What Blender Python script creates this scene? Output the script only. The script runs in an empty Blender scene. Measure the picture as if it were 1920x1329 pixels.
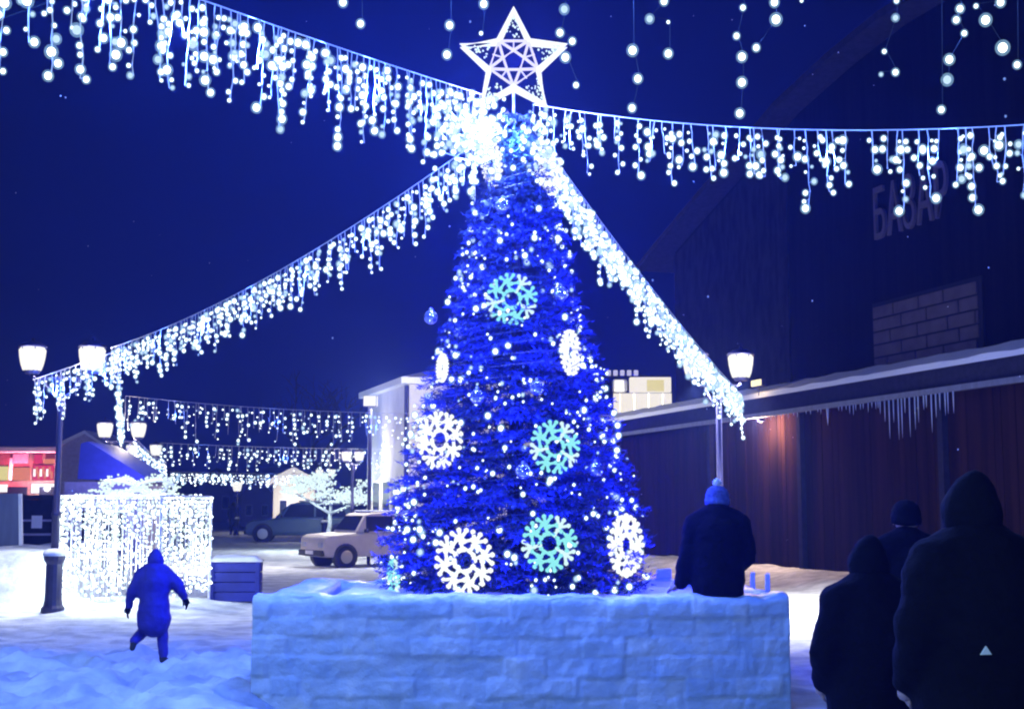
import bpy, bmesh, math, random
from mathutils import Vector, Matrix, noise
R = math.radians
S = bpy.context.scene
COL = S.collection

# ------------------------------------------------------------------ camera
FPX = 2500.0                      # focal length in pixels of the 1920 px wide photograph
PITCH = math.atan(280.5 / FPX)
CAMZ = 1.6
cam_d = bpy.data.cameras.new('camera')
cam_d.sensor_width = 36.0
cam_d.lens = 36.0 * FPX / 1920.0
cam_d.clip_start = 0.1
cam_d.clip_end = 2000.0
cam = bpy.data.objects.new('camera', cam_d)
COL.objects.link(cam)
cam.location = (0, 0, CAMZ)
cam.rotation_euler = (R(90) + PITCH, 0, 0)
S.camera = cam

# ------------------------------------------------------------------ night sky
w = bpy.data.worlds.new('World')
S.world = w
w.use_nodes = True
nt = w.node_tree
nt.nodes.clear()
n_out = nt.nodes.new('ShaderNodeOutputWorld')
n_bg = nt.nodes.new('ShaderNodeBackground')
n_tc = nt.nodes.new('ShaderNodeTexCoord')
n_sx = nt.nodes.new('ShaderNodeSeparateXYZ')
n_cr = nt.nodes.new('ShaderNodeValToRGB')
nt.links.new(n_tc.outputs['Generated'], n_sx.inputs[0])
nt.links.new(n_sx.outputs['Z'], n_cr.inputs[0])
cr = n_cr.color_ramp
cr.elements[0].position = 0.0
cr.elements[0].color = (0.0050, 0.0095, 0.095, 1)
cr.elements[1].position = 0.45
cr.elements[1].color = (0.0032, 0.0055, 0.062, 1)
nt.links.new(n_cr.outputs[0], n_bg.inputs[0])
nt.links.new(n_bg.outputs[0], n_out.inputs[0])
n_bg.inputs[1].default_value = 0.55

S.view_settings.view_transform = 'Standard'
S.view_settings.look = 'None'
S.view_settings.exposure = 0.0
S.view_settings.gamma = 1.0
S.render.engine = 'CYCLES'
cy = S.cycles
cy.max_bounces = 5
cy.diffuse_bounces = 2
cy.glossy_bounces = 2
cy.transmission_bounces = 3
cy.volume_bounces = 0
cy.transparent_max_bounces = 32
cy.sample_clamp_indirect = 1.0
cy.use_denoising = True
cy.pixel_filter_type = 'BLACKMAN_HARRIS'
cy.filter_width = 2.1

HAZE_DENSITY = 0.0022
HAZE_COLOR = (0.15, 0.25, 1.0)
LIGHT_K = 2.6                     # one scale for every lamp
# light given off by the lamps (watts, colour)
BLUE = (0.06, 0.17, 1.0)
PALE = (0.62, 0.78, 1.0)
WARM = (1.0, 0.72, 0.42)

# ------------------------------------------------------------------ helpers
def P(px, py, y):
    """world point at forward distance y seen at photograph pixel (px, py)"""
    a = (px - 960.0) / FPX
    b = (664.5 - py) / FPX
    c, s = math.cos(PITCH), math.sin(PITCH)
    dy = c - b * s
    k = y / dy
    return Vector((a * k, y, CAMZ + (s + b * c) * k))

def PG(px, py):
    """ground point (z = 0) at a pixel below the horizon"""
    a = (px - 960.0) / FPX
    b = (664.5 - py) / FPX
    c, s = math.cos(PITCH), math.sin(PITCH)
    dz = s + b * c
    k = -CAMZ / dz
    return Vector((a * k, (c - b * s) * k, 0))

def PIX(p):
    c, s = math.cos(PITCH), math.sin(PITCH)
    d = p[1] * c + (p[2] - CAMZ) * s
    if d <= 0.05:
        return (-9999, -9999)
    u = -p[1] * s + (p[2] - CAMZ) * c
    return (960 + FPX * p[0] / d, 664.5 - FPX * u / d)

class MB:
    def __init__(self):
        self.v = []; self.f = []; self.tone = None
    def add(self, vs, fs):
        o = len(self.v)
        self.v.extend([tuple(p) for p in vs])
        self.f.extend([tuple(i + o for i in q) for q in fs])
    def box(self, c, s, m=None):
        c = Vector(c); h = Vector(s) * 0.5
        vs = [Vector((x * h.x, y * h.y, z * h.z)) for x in (-1, 1) for y in (-1, 1) for z in (-1, 1)]
        if m is not None: vs = [m @ v for v in vs]
        vs = [v + c for v in vs]
        self.add(vs, [(0, 1, 3, 2), (4, 6, 7, 5), (0, 4, 5, 1), (2, 3, 7, 6), (0, 2, 6, 4), (1, 5, 7, 3)])
    def tube(self, pts, r, n=6, closed=False):
        pts = [Vector(p) for p in pts]
        k = len(pts)
        if k < 2: return
        rr = r if isinstance(r, (list, tuple)) else [r] * k
        vs = []; fs = []
        for i, p in enumerate(pts):
            if closed: t = pts[(i + 1) % k] - pts[i - 1]
            else: t = pts[min(i + 1, k - 1)] - pts[max(i - 1, 0)]
            if t.length < 1e-9: t = Vector((0, 0, 1))
            t.normalize()
            ref = Vector((0, 0, 1)) if abs(t.z) < 0.9 else Vector((1, 0, 0))
            a = t.cross(ref).normalized(); b = t.cross(a)
            for j in range(n):
                an = 2 * math.pi * j / n
                vs.append(p + (a * math.cos(an) + b * math.sin(an)) * rr[i])
        for i in range(k if closed else k - 1):
            i2 = (i + 1) % k
            for j in range(n):
                fs.append((i * n + j, i * n + (j + 1) % n, i2 * n + (j + 1) % n, i2 * n + j))
        if not closed:
            fs.append(tuple(range(n - 1, -1, -1)))
            fs.append(tuple((k - 1) * n + j for j in range(n)))
        self.add(vs, fs)
    def lathe(self, prof, c=(0, 0, 0), n=16, m=None):
        c = Vector(c); vs = []; fs = []
        for (r, z) in prof:
            for j in range(n):
                an = 2 * math.pi * j / n
                v = Vector((r * math.cos(an), r * math.sin(an), z))
                if m is not None: v = m @ v
                vs.append(v + c)
        k = len(prof)
        for i in range(k - 1):
            for j in range(n):
                fs.append((i * n + j, i * n + (j + 1) % n, (i + 1) * n + (j + 1) % n, (i + 1) * n + j))
        fs.append(tuple(range(n - 1, -1, -1)))
        fs.append(tuple((k - 1) * n + j for j in range(n)))
        self.add(vs, fs)
    def ball(self, c, r, sub=1, sc=(1, 1, 1)):
        vs, fs = ICO[sub]
        c = Vector(c)
        self.add([Vector((v.x * r * sc[0], v.y * r * sc[1], v.z * r * sc[2])) + c for v in vs], fs)
    def prism(self, poly, depth_vec):
        n = len(poly); d = Vector(depth_vec)
        vs = [Vector(p) for p in poly] + [Vector(p) + d for p in poly]
        fs = [tuple(range(n - 1, -1, -1)), tuple(range(n, 2 * n))]
        for i in range(n):
            j = (i + 1) % n
            fs.append((i, j, n + j, n + i))
        self.add(vs, fs)
    def mesh(self, name, mat, smooth=False):
        me = bpy.data.meshes.new(name)
        me.from_pydata(self.v, [], self.f)
        me.validate()
        bm = bmesh.new(); bm.from_mesh(me)
        bmesh.ops.recalc_face_normals(bm, faces=bm.faces)
        bm.to_mesh(me); bm.free()
        if mat: me.materials.append(mat)
        if self.tone and len(self.tone) == len(me.vertices):
            at_ = me.attributes.new('tone', 'FLOAT', 'POINT'); at_.data.foreach_set('value', self.tone)
        if smooth: me.polygons.foreach_set('use_smooth', [True] * len(me.polygons))
        return me
    def build(self, name, mat, parent=None, smooth=False, bevel=0):
        o = bpy.data.objects.new(name, self.mesh(name, mat, smooth))
        COL.objects.link(o)
        if parent is not None: o.parent = parent
        if bevel:
            md = o.modifiers.new('bevel', 'BEVEL'); md.width = bevel; md.segments = 2; md.limit_method = 'ANGLE'
        return o

ICO = {}
for _s in (1, 2, 3):
    _b = bmesh.new()
    bmesh.ops.create_icosphere(_b, subdivisions=_s, radius=1.0)
    _b.verts.ensure_lookup_table()
    ICO[_s] = ([v.co.copy() for v in _b.verts], [tuple(v.index for v in f.verts) for f in _b.faces])
    _b.free()

def tag(o, label=None, cat=None, group=None, kind=None):
    if label: o['label'] = label
    if cat: o['category'] = cat
    if group: o['group'] = group
    if kind: o['kind'] = kind
    return o

def empty(name, loc=(0, 0, 0), rz=0.0):
    o = bpy.data.objects.new(name, None)
    COL.objects.link(o)
    o.location = loc; o.rotation_euler = (0, 0, rz)
    o.empty_display_size = 0.2
    return o

def spot(loc, power, color, parent, size=126):
    d = bpy.data.lights.new('light', 'SPOT')
    d.energy = power * LIGHT_K; d.color = color; d.shadow_soft_size = .05; d.spot_size = R(size); d.spot_blend = .35
    o = bpy.data.objects.new('light', d); COL.objects.link(o); o.location = loc; o.parent = parent
    return o

def lamp(loc, power, color, parent=None, radius=0.03, name='light'):
    d = bpy.data.lights.new(name, 'POINT')
    d.energy = power * LIGHT_K; d.color = color; d.shadow_soft_size = radius
    o = bpy.data.objects.new(name, d)
    COL.objects.link(o)
    o.location = loc
    if parent is not None: o.parent = parent
    return o

# ------------------------------------------------------------------ materials
def mat_new(name):
    m = bpy.data.materials.new(name); m.use_nodes = True
    return m, m.node_tree, m.node_tree.nodes['Principled BSDF']

def pmat(name, col, rough=0.6, metal=0.0, var=0.0, vscale=8.0, bump=0.0, bscale=30.0, spec=0.4, col2=None, stretch=(1, 1, 1)):
    m, t, b = mat_new(name)
    b.inputs['Base Color'].default_value = (*col, 1)
    b.inputs['Roughness'].default_value = rough
    b.inputs['Metallic'].default_value = metal
    b.inputs['Specular IOR Level'].default_value = spec
    tc = t.nodes.new('ShaderNodeTexCoord')
    mp = t.nodes.new('ShaderNodeMapping'); mp.inputs['Scale'].default_value = stretch
    t.links.new(tc.outputs['Object'], mp.inputs[0])
    if var or col2:
        nz = t.nodes.new('ShaderNodeTexNoise'); nz.inputs['Scale'].default_value = vscale; nz.inputs['Detail'].default_value = 6
        t.links.new(mp.outputs[0], nz.inputs['Vector'])
        rp = t.nodes.new('ShaderNodeValToRGB')
        c2 = col2 or tuple(max(0, c * (1 - var)) for c in col)
        rp.color_ramp.elements[0].position = 0.35; rp.color_ramp.elements[0].color = (*c2, 1)
        rp.color_ramp.elements[1].position = 0.65; rp.color_ramp.elements[1].color = (*col, 1)
        t.links.new(nz.outputs[0], rp.inputs[0]); t.links.new(rp.outputs[0], b.inputs['Base Color'])
    if bump:
        nb = t.nodes.new('ShaderNodeTexNoise'); nb.inputs['Scale'].default_value = bscale; nb.inputs['Detail'].default_value = 8
        t.links.new(mp.outputs[0], nb.inputs['Vector'])
        bp = t.nodes.new('ShaderNodeBump'); bp.inputs['Strength'].default_value = bump; bp.inputs['Distance'].default_value = 0.03
        t.links.new(nb.outputs[0], bp.inputs['Height']); t.links.new(bp.outputs[0], b.inputs['Normal'])
    return m

def emat(name, col, strength):
    m = bpy.data.materials.new(name); m.use_nodes = True
    t = m.node_tree; t.nodes.clear()
    o = t.nodes.new('ShaderNodeOutputMaterial'); e = t.nodes.new('ShaderNodeEmission')
    e.inputs[0].default_value = (*col, 1); e.inputs[1].default_value = strength
    t.links.new(e.outputs[0], o.inputs[0])
    m.cycles.emission_sampling = 'NONE'
    return m

def planks(name, c1, c2, scale, rough=0.75):
    m, t, b = mat_new(name)
    tc = t.nodes.new('ShaderNodeTexCoord')
    mp = t.nodes.new('ShaderNodeMapping'); mp.inputs['Scale'].default_value = (1, 1, 0.06)
    t.links.new(tc.outputs['Object'], mp.inputs[0])
    nz = t.nodes.new('ShaderNodeTexNoise'); nz.inputs['Scale'].default_value = scale; nz.inputs['Detail'].default_value = 5
    t.links.new(mp.outputs[0], nz.inputs['Vector'])
    rp = t.nodes.new('ShaderNodeValToRGB')
    rp.color_ramp.elements[0].position = 0.3; rp.color_ramp.elements[0].color = (*c1, 1)
    rp.color_ramp.elements[1].position = 0.7; rp.color_ramp.elements[1].color = (*c2, 1)
    t.links.new(nz.outputs[0], rp.inputs[0]); t.links.new(rp.outputs[0], b.inputs['Base Color'])
    b.inputs['Roughness'].default_value = rough
    b.inputs['Specular IOR Level'].default_value = 0.0
    bp = t.nodes.new('ShaderNodeBump'); bp.inputs['Strength'].default_value = 0.4; bp.inputs['Distance'].default_value = 0.02
    t.links.new(nz.outputs[0], bp.inputs['Height']); t.links.new(bp.outputs[0], b.inputs['Normal'])
    return m

M = {}
M['snow'] = pmat('snow', (0.74, 0.78, 0.83), 0.8, col2=(0.40, 0.44, 0.50), vscale=2.6, bump=1.0, bscale=8.0, spec=0.25)
M['snow_cap'] = pmat('snow_cap', (0.82, 0.85, 0.90), 0.7, bump=0.5, bscale=14.0, spec=0.3)
M['ice'] = pmat('ice_block', (0.74, 0.82, 0.90), 0.38, bump=0.7, bscale=12.0, spec=0.5, col2=(0.50, 0.64, 0.82), vscale=4.0)
def _tone(m):
    t = m.node_tree; b = t.nodes['Principled BSDF']; src = b.inputs['Base Color'].links[0].from_socket
    a = t.nodes.new('ShaderNodeAttribute'); a.attribute_name = 'tone'
    mx = t.nodes.new('ShaderNodeMix'); mx.data_type = 'RGBA'; mx.inputs[6].default_value = (.36, .52, .76, 1)
    t.links.new(a.outputs['Fac'], mx.inputs[0]); t.links.new(src, mx.inputs[7]); t.links.new(mx.outputs[2], b.inputs['Base Color'])
_tone(M['ice'])
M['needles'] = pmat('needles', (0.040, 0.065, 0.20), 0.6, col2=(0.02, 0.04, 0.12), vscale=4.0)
M['bark'] = pmat('bark', (0.05, 0.038, 0.03), 0.9, var=0.4)
M['frost_bark'] = pmat('frosty_bark', (0.40, 0.44, 0.48), 0.8, var=0.4)
M['wire'] = pmat('white_wire', (0.75, 0.76, 0.80), 0.5)
M['dark_wire'] = pmat('dark_wire', (0.02, 0.03, 0.03), 0.5)
M['iron'] = pmat('painted_iron', (0.02, 0.02, 0.075), 0.45, var=0.3, spec=0.5)
M['bulb'] = emat('bulb_glow', (0.88, 1.0, 0.97), 3.2)
def frosted():  # soft glow round each bulb, put in as a see-through emissive shell
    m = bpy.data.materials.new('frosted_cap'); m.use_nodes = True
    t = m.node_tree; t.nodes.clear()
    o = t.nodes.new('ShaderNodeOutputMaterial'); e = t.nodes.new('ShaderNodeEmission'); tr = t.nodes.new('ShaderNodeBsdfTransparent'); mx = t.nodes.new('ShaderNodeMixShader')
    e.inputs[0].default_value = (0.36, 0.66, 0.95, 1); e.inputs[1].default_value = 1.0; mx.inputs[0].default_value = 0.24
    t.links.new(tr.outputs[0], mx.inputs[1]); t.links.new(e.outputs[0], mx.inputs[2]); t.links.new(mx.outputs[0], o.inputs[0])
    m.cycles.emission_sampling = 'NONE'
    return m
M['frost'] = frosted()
M['bulb_soft'] = emat('bulb_soft_glow', (0.62, 0.82, 1.0), 1.15)
M['bulb_blue'] = emat('bulb_blue_glow', (0.05, 0.10, 1.0), 1.2)
M['bulb_mint'] = emat('bulb_mint_glow', (0.80, 1.0, 0.92), 1.15)
M['rope_white'] = emat('rope_white_glow', (0.95, 1.0, 0.93), 1.15)
M['rope_cyan'] = emat('rope_cyan_glow', (0.30, 0.90, 0.86), 1.0)
M['rope_pale'] = emat('rope_pale_glow', (0.72, 1.0, 0.97), 1.0)
M['rope_lilac'] = emat('rope_lilac_glow', (0.80, 0.78, 1.0), 1.1)
M['lantern'] = emat('lantern_glow', (1.0, 0.985, 0.86), 1.12)
M['warm_glow'] = emat('warm_glow', (1.0, 0.86, 0.45), 1.6)
M['cream_glow'] = emat('cream_glow', (1.0, 0.92, 0.72), 1.0)
M['yellow_glow'] = emat('yellow_glow', (0.95, 0.82, 0.30), 0.85)
M['red_glow'] = emat('red_glow', (1.0, 0.06, 0.16), 0.75)
M['orange_glow'] = emat('orange_glow', (1.0, 0.30, 0.16), 0.8)
M['white_glow'] = emat('white_glow', (1.0, 0.97, 0.95), 1.4)
M['lilac_glow'] = emat('lilac_glow', (0.70, 0.68, 0.98), 0.75)
M['barn'] = planks('dark_barn_boards', (0.0015, 0.0015, 0.003), (0.005, 0.0045, 0.007), 6.0)
M['shingle'] = pmat('weathered_shingle', (0.013, 0.013, 0.02), 0.9, spec=0.0, col2=(0.004, 0.004, 0.008), vscale=5.0, bump=0.8, bscale=9.0, stretch=(1, 1, 0.35))
M['plank'] = planks('brown_planks', (0.006, 0.0035, 0.004), (0.022, 0.010, 0.008), 4.0)
M['fascia'] = pmat('fascia_board', (0.020, 0.020, 0.040), 0.8, var=0.3, spec=0.0)
M['icicle'] = pmat('icicle', (0.75, 0.85, 0.98), 0.12, spec=0.8)
M['pale_brick'] = pmat('pale_boards', (0.06, 0.05, 0.066), 0.85, spec=0.0, var=0.25, vscale=3.0)
M['mortar'] = pmat('dark_joint', (0.012, 0.012, 0.02), 0.9, spec=0.0)
M['sign_paint'] = pmat('sign_paint', (0.07, 0.06, 0.09), 0.8, spec=0.0)
M['plaster'] = pmat('pale_plaster', (0.70, 0.68, 0.66), 0.85, var=0.12, vscale=2.0)
M['lilac_wall'] = pmat('lilac_wall', (0.46, 0.42, 0.56), 0.85, var=0.2)
M['brown_wall'] = pmat('brown_wall', (0.30, 0.17, 0.15), 0.85, var=0.3)
M['blue_roof'] = pmat('blue_roof', (0.06, 0.08, 0.46), 0.6, var=0.15)
M['dark_window'] = pmat('dark_glass', (0.015, 0.018, 0.03), 0.12, spec=0.7)
M['cream_paint'] = pmat('cream_car_paint', (0.74, 0.66, 0.54), 0.38, var=0.08, spec=0.5)
M['teal_paint'] = pmat('teal_car_paint', (0.06, 0.12, 0.20), 0.35, var=0.1, spec=0.5)
M['rubber'] = pmat('rubber', (0.02, 0.02, 0.022), 0.8)
M['rim'] = pmat('wheel_rim', (0.40, 0.41, 0.43), 0.35, metal=0.7)
M['bumper'] = pmat('bumper_plastic', (0.03, 0.03, 0.035), 0.6)
M['lens'] = pmat('lamp_lens', (0.6, 0.6, 0.6), 0.15, spec=0.8)
M['coat_black'] = pmat('black_coat', (0.004, 0.004, 0.006), 0.9, spec=.06, var=0.3, vscale=20, bump=0.5, bscale=18)
M['coat_navy'] = pmat('navy_coat', (0.004, 0.004, 0.008), 0.9, spec=.06, var=0.3, vscale=20, bump=0.5, bscale=18)
M['snowsuit'] = pmat('blue_snowsuit', (0.025, 0.018, 0.24), 0.7, var=0.3, vscale=14, bump=0.5, bscale=16)
M['trousers'] = pmat('dark_trousers', (0.006, 0.006, 0.01), 0.9, spec=.06, var=0.2)
M['skin'] = pmat('skin', (0.52, 0.34, 0.26), 0.55)
M['hair'] = pmat('hair', (0.02, 0.014, 0.01), 0.6)
M['knit_blue'] = pmat('pale_blue_knit', (0.10, 0.13, 0.34), 0.95, col2=(0.05, 0.06, 0.22), vscale=26, bump=0.8, bscale=60)
M['pompom'] = pmat('white_pompom', (0.85, 0.85, 0.88), 0.95, bump=0.8, bscale=60)
M['grey_panel'] = pmat('grey_panel', (0.13, 0.15, 0.24), 0.7, var=0.25, stretch=(1, 1, 0.2))
M['white_paint'] = pmat('white_paint', (0.78, 0.78, 0.80), 0.6)
M['badge'] = pmat('reflective_badge', (0.75, 0.78, 0.72), 0.4)
def glassmat():
    m, t, b = mat_new('bauble_glass')
    b.inputs['Base Color'].default_value = (0.75, 0.78, 0.95, 1)
    b.inputs['Roughness'].default_value = 0.06
    b.inputs['Metallic'].default_value = 0.85
    return m
M['bauble'] = glassmat()

# ------------------------------------------------------------------ ground
def sstep(a, b, x):
    t = max(0.0, min(1.0, (x - a) / (b - a)))
    return t * t * (3 - 2 * t)

_fr = random.Random(55)
FOOT = []
for _t in range(7):
    fx0_, fy0_, fa_ = _fr.uniform(-5.6, -2.4), _fr.uniform(9.6, 11.5), _fr.uniform(-.5, .5)
    for _k in range(11):
        fx0_ += math.sin(fa_) * .42; fy0_ += math.cos(fa_) * .42; fa_ += _fr.uniform(-.12, .12)
        FOOT.append((fx0_ + (.1 if _k % 2 else -.1), fy0_, fa_))
FGRID = {}
for _f in FOOT:
    for _i in (-1, 0, 1):
        for _j in (-1, 0, 1): FGRID.setdefault((int(_f[0] // .5) + _i, int(_f[1] // .5) + _j), []).append(_f)
def foot(x, y):
    h = 0.0
    for (fx, fy, a) in FGRID.get((int(x // .5), int(y // .5)), ()):
        dx, dy = x - fx, y - fy
        u = (dx * math.cos(a) - dy * math.sin(a)) / .075; v = (dx * math.sin(a) + dy * math.cos(a)) / .16
        d = u * u + v * v
        if d < 4: h += -.060 * math.exp(-d * 1.3) + .022 * math.exp(-(d - 1.7) ** 2 * 2)
    return h

def gh(x, y):
    h = 0.0
    near = 1.0 - sstep(16, 30, y)
    if near > 0:
        p = Vector((x * 0.9, y * 0.9, 0))
        rough = (noise.noise(p) * 0.05 + noise.noise(p * 2.7) * 0.035 + noise.noise(p * 6.3) * 0.022)
        lump = abs(noise.noise(Vector((x * 1.7 + 5, y * 1.7, 3.1)))) * 0.05
        trod = 0.55 + 0.45 * sstep(-1.0, -2.4, x) * (1 - sstep(14.5, 17.5, y))
        h += near * (rough + lump - 0.02) * trod
    h += foot(x, y)
    # trampled ridge the child is running over
    rid = sstep(-1.7, -2.3, x) * sstep(9.0, 10.2, y) * (1 - sstep(13.3, 14.3, y + .35 * noise.noise(Vector((x * 1.1, 3, 3)))))
    if rid > 0:
        h += rid * (0.10 + 0.13 * noise.noise(Vector((x * 1.5, y * 1.5, 21))) + 0.13 * abs(noise.noise(Vector((x * 3.1, y * 3.6, 22)))) + 0.075 * noise.noise(Vector((x * 7.5, y * 8, 23))))
    # snow bank beside the lamp post
    h += 0.86 * sstep(-6.95, -7.75, x) * sstep(20.4, 21.8, y) * (1 - sstep(25.5, 27.5, y)) * (1 + 0.12 * noise.noise(Vector((x * 1.3, y * 0.9, 7))))
    h += 0.16 * sstep(1.1, 0.2, math.hypot((x + 5.95) / 1.9, (y - 21.2) / 1.7))
    # ploughed heap in front of the barn wall
    d = (x + 0.294 * y - 14.28) * 0.959
    h += 0.22 * sstep(-1.6, -0.3, d) * (1 - sstep(38, 44, y)) * (1 + 0.5 * noise.noise(Vector((x, y, 2))))
    h += 0.02 * noise.noise(Vector((x * 0.4, y * 0.25, 9))) * (1 if y < 60 else 0)
    return h

def lines(lo, hi, fine_lo, fine_hi, step, grow):
    a = [fine_lo]
    while a[-1] < fine_hi: a.append(a[-1] + step)
    s = step
    while a[-1] < hi: s *= grow; a.append(a[-1] + s)
    b = []; s = step; v = fine_lo
    while v > lo: s *= grow; v -= s; b.append(v)
    return [max(lo, min(hi, v_)) for v_ in b[::-1] + a]
gx = lines(-116, 116, -7.5, 3.2, 0.055, 1.10)
gy = lines(-6, 226, 8.2, 15.5, 0.06, 1.018)
g = MB()
g.v = [(x, y, gh(x, y)) for y in gy for x in gx]
nx = len(gx)
g.f = [(j * nx + i, j * nx + i + 1, (j + 1) * nx + i + 1, (j + 1) * nx + i) for j in range(len(gy) - 1) for i in range(nx - 1)]
ground = g.build('ground', M['snow'], smooth=True)
tag(ground, kind='structure')

# far low hills that close the square off
hm = MB()
hp = []
for i in range(61):
    x = -114 + i * 228 / 60
    hp.append((x, 6.5 + 3.5 * noise.noise(Vector((x * 0.024, 1.7, 0))) + 1.2 * noise.noise(Vector((x * 0.06, 4, 0)))))
vs = []; fs = []
for (x, z) in hp:
    vs += [(x, 150, -0.5), (x, 172, z), (x, 200, z * 1.2), (x, 224, -0.5)]
for i in range(60):
    for k in range(3):
        fs.append((i * 4 + k, (i + 1) * 4 + k, (i + 1) * 4 + k + 1, i * 4 + k + 1))
hm.add(vs, fs)
M['hill'] = pmat('dark_hill', (0.03, 0.035, 0.06), 0.95, var=0.4, vscale=0.1)
tag(hm.build('hills', M['hill'], smooth=True), kind='structure')

# ------------------------------------------------------------------ ice wall podium round the tree
PX0, PX1, PY0, PY1 = -2.06, 2.20, 10.74, 13.75
PODZ = 0.915
rng = random.Random(4)
def block_wall(length, height, thick, seed, rag=0.03, rows=6, bow=0.0):
    """wall of ice blocks along +x, front face at y = 0 and facing -y; a swept cross-section with real joints"""
    rg = random.Random(seed)
    rowz = [0.0]
    for i in range(rows): rowz.append(rowz[-1] + height / rows * rg.uniform(0.88, 1.12))
    k = height / rowz[-1]; rowz = [z * k for z in rowz]
    joints = []
    for i in range(rows):
        a = [rg.uniform(-0.35, 0.0)]
        while a[-1] < length: a.append(a[-1] + rg.uniform(0.24, 0.50))
        joints.append(a)
    offs = [[rg.uniform(-0.012, 0.014) for _ in a] for a in joints]
    def dent(u, z):
        r = 0
        while r < rows - 1 and z > rowz[r + 1]: r += 1
        wob = 0.03 * noise.noise(Vector((u * 3, z * 3, seed)))
        dz = min(abs(z - rowz[r] + wob), abs(z - rowz[r + 1] + wob)) if 0 < r < rows - 1 else min(abs(z - rowz[max(r, 1)] + wob), abs(z - rowz[min(r + 1, rows - 1)] + wob))
        a = joints[r]; j = 0
        while j < len(a) - 1 and u > a[j + 1]: j += 1
        du = min(abs(u - a[j]), abs(u - a[min(j + 1, len(a) - 1)]))
        fade = 0.55 + 0.45 * noise.noise(Vector((u * 1.1, z * 1.7, seed + 3)))
        gd = max(0, 1 - dz / 0.020) * 0.022 + max(0, 1 - du / 0.018) * 0.018
        return offs[r][j] - gd * max(0.0, fade * 1.6 - .5) + 0.016 * noise.noise(Vector((u * 4, z * 5, seed + 9))) + 0.008 * noise.noise(Vector((u * 13, z * 13, seed)))
    tone = [[rg.uniform(.35, 1.0) for _ in a] for a in joints]
    def shade(u, z):
        r = 0
        while r < rows - 1 and z > rowz[r + 1]: r += 1
        a = joints[r]; j = 0
        while j < len(a) - 1 and u > a[j + 1]: j += 1
        return tone[r][j]
    nu = int(length / 0.018); nzf = int(height / 0.016) // 4 * 4; nt_ = 8
    m = MB(); per = None; m.tone = []
    for i in range(nu + 1):
        u = length * i / nu
        top = height + rag * noise.noise(Vector((u * 2.2, seed, 0))) + rag * 0.6 * noise.noise(Vector((u * 7, seed, 4)))
        ring = []
        for j in range(nzf + 1):
            z = top * j / nzf
            rnd = 0.035 * max(0, (j / nzf - 0.94) / 0.06) ** 2
            ring.append((u, -dent(u, min(z, height)) + rnd, z)); m.tone.append(shade(u, min(z, height)))
        for j in range(1, nt_):
            t = j / nt_
            m.tone.append(1.0); ring.append((u, thick * t, top + 0.02 * math.sin(math.pi * t) + 0.012 * noise.noise(Vector((u * 8, t * 4, seed)))))
        for j in range(nzf, -1, -4):
            z = top * j / nzf
            m.tone.append(.7); ring.append((u, thick + dent(u, min(z, height)) * 0.7, z))
        per = len(ring)
        bw = bow * (1 - (2 * u / length - 1) ** 2)
        m.v.extend([(a_, b_ - bw, c_) for (a_, b_, c_) in ring])
    for i in range(nu):
        for j in range(per - 1):
            m.f.append((i * per + j, (i + 1) * per + j, (i + 1) * per + j + 1, i * per + j + 1))
    m.f.append(tuple(range(per))); m.f.append(tuple(nu * per + j for j in range(per - 1, -1, -1)))
    return m

pod = empty('ice_wall', ((PX0 + PX1) / 2, (PY0 + PY1) / 2, 0))
tag(pod, 'low blue wall of stacked ice blocks boxed around the foot of the christmas tree', 'ice wall')
def pod_side(m, loc, rz):
    o = m.build('block_wall', M['ice'], pod, smooth=True)
    o.location = Vector(loc) - pod.location; o.rotation_euler = (0, 0, rz)
    return o
TH = 0.38
pod_side(block_wall(PX1 - PX0, PODZ, TH, 11, bow=0.16), (PX0, PY0, -0.05), 0)
pod_side(block_wall(PY1 - PY0 - 2 * TH - .04, PODZ - 0.02, TH, 12), (PX0, PY1 - TH - .02, -0.05), R(-90))
pod_side(block_wall(PY1 - PY0 - 2 * TH - .04, PODZ - 0.02, TH, 13), (PX1, PY0 + TH + .02, -0.05), R(90))
pod_side(block_wall(PX1 - PX0, PODZ - 0.05, TH, 14, rag=0.05), (PX1, PY1, -0.05), R(180))
fm = MB(); nn = 60
for j in range(nn + 1):
    for i in range(nn + 1):
        x = PX0 + 0.2 + (PX1 - PX0 - 0.4) * i / nn; y = PY0 + 0.2 + (PY1 - PY0 - 0.4) * j / nn
        e = min(i, nn - i, j, nn - j) / nn
        fm.v.append((x - pod.location.x, y - pod.location.y, 0.70 + 0.13 * sstep(0, 0.12, e) + 0.04 * noise.noise(Vector((x * 2.3, y * 2.3, 8)))))
fm.f = [(j * (nn + 1) + i, j * (nn + 1) + i + 1, (j + 1) * (nn + 1) + i + 1, (j + 1) * (nn + 1) + i) for j in range(nn) for i in range(nn)]
fm.build('snow_fill', M['snow_cap'], pod, smooth=True)
# broken upright ice pieces on the far rim
for (px, py0, py1, wd, dd) in ((1245, 1066, 1100, .17, .12), (1412, 1072, 1098, .05, .05), (1440, 1074, 1098, .05, .05), (1297, 1076, 1100, .06, .05)):
    a = P(px, py1, PY1 - 0.2); b = P(px, py0, PY1 - 0.2)
    q = MB(); q.prism([(a.x - wd / 2, a.y, a.z - .06), (a.x + wd / 2, a.y, a.z - .06), (a.x + wd / 2 * .9, a.y, b.z), (a.x - wd / 2 * .75, a.y, b.z - .01)], (0, dd, 0))
    q.v = [tuple(Vector(v) - pod.location) for v in q.v]
    q.build('ice_shard', M['snow_cap'], pod, bevel=0.01)

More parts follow.
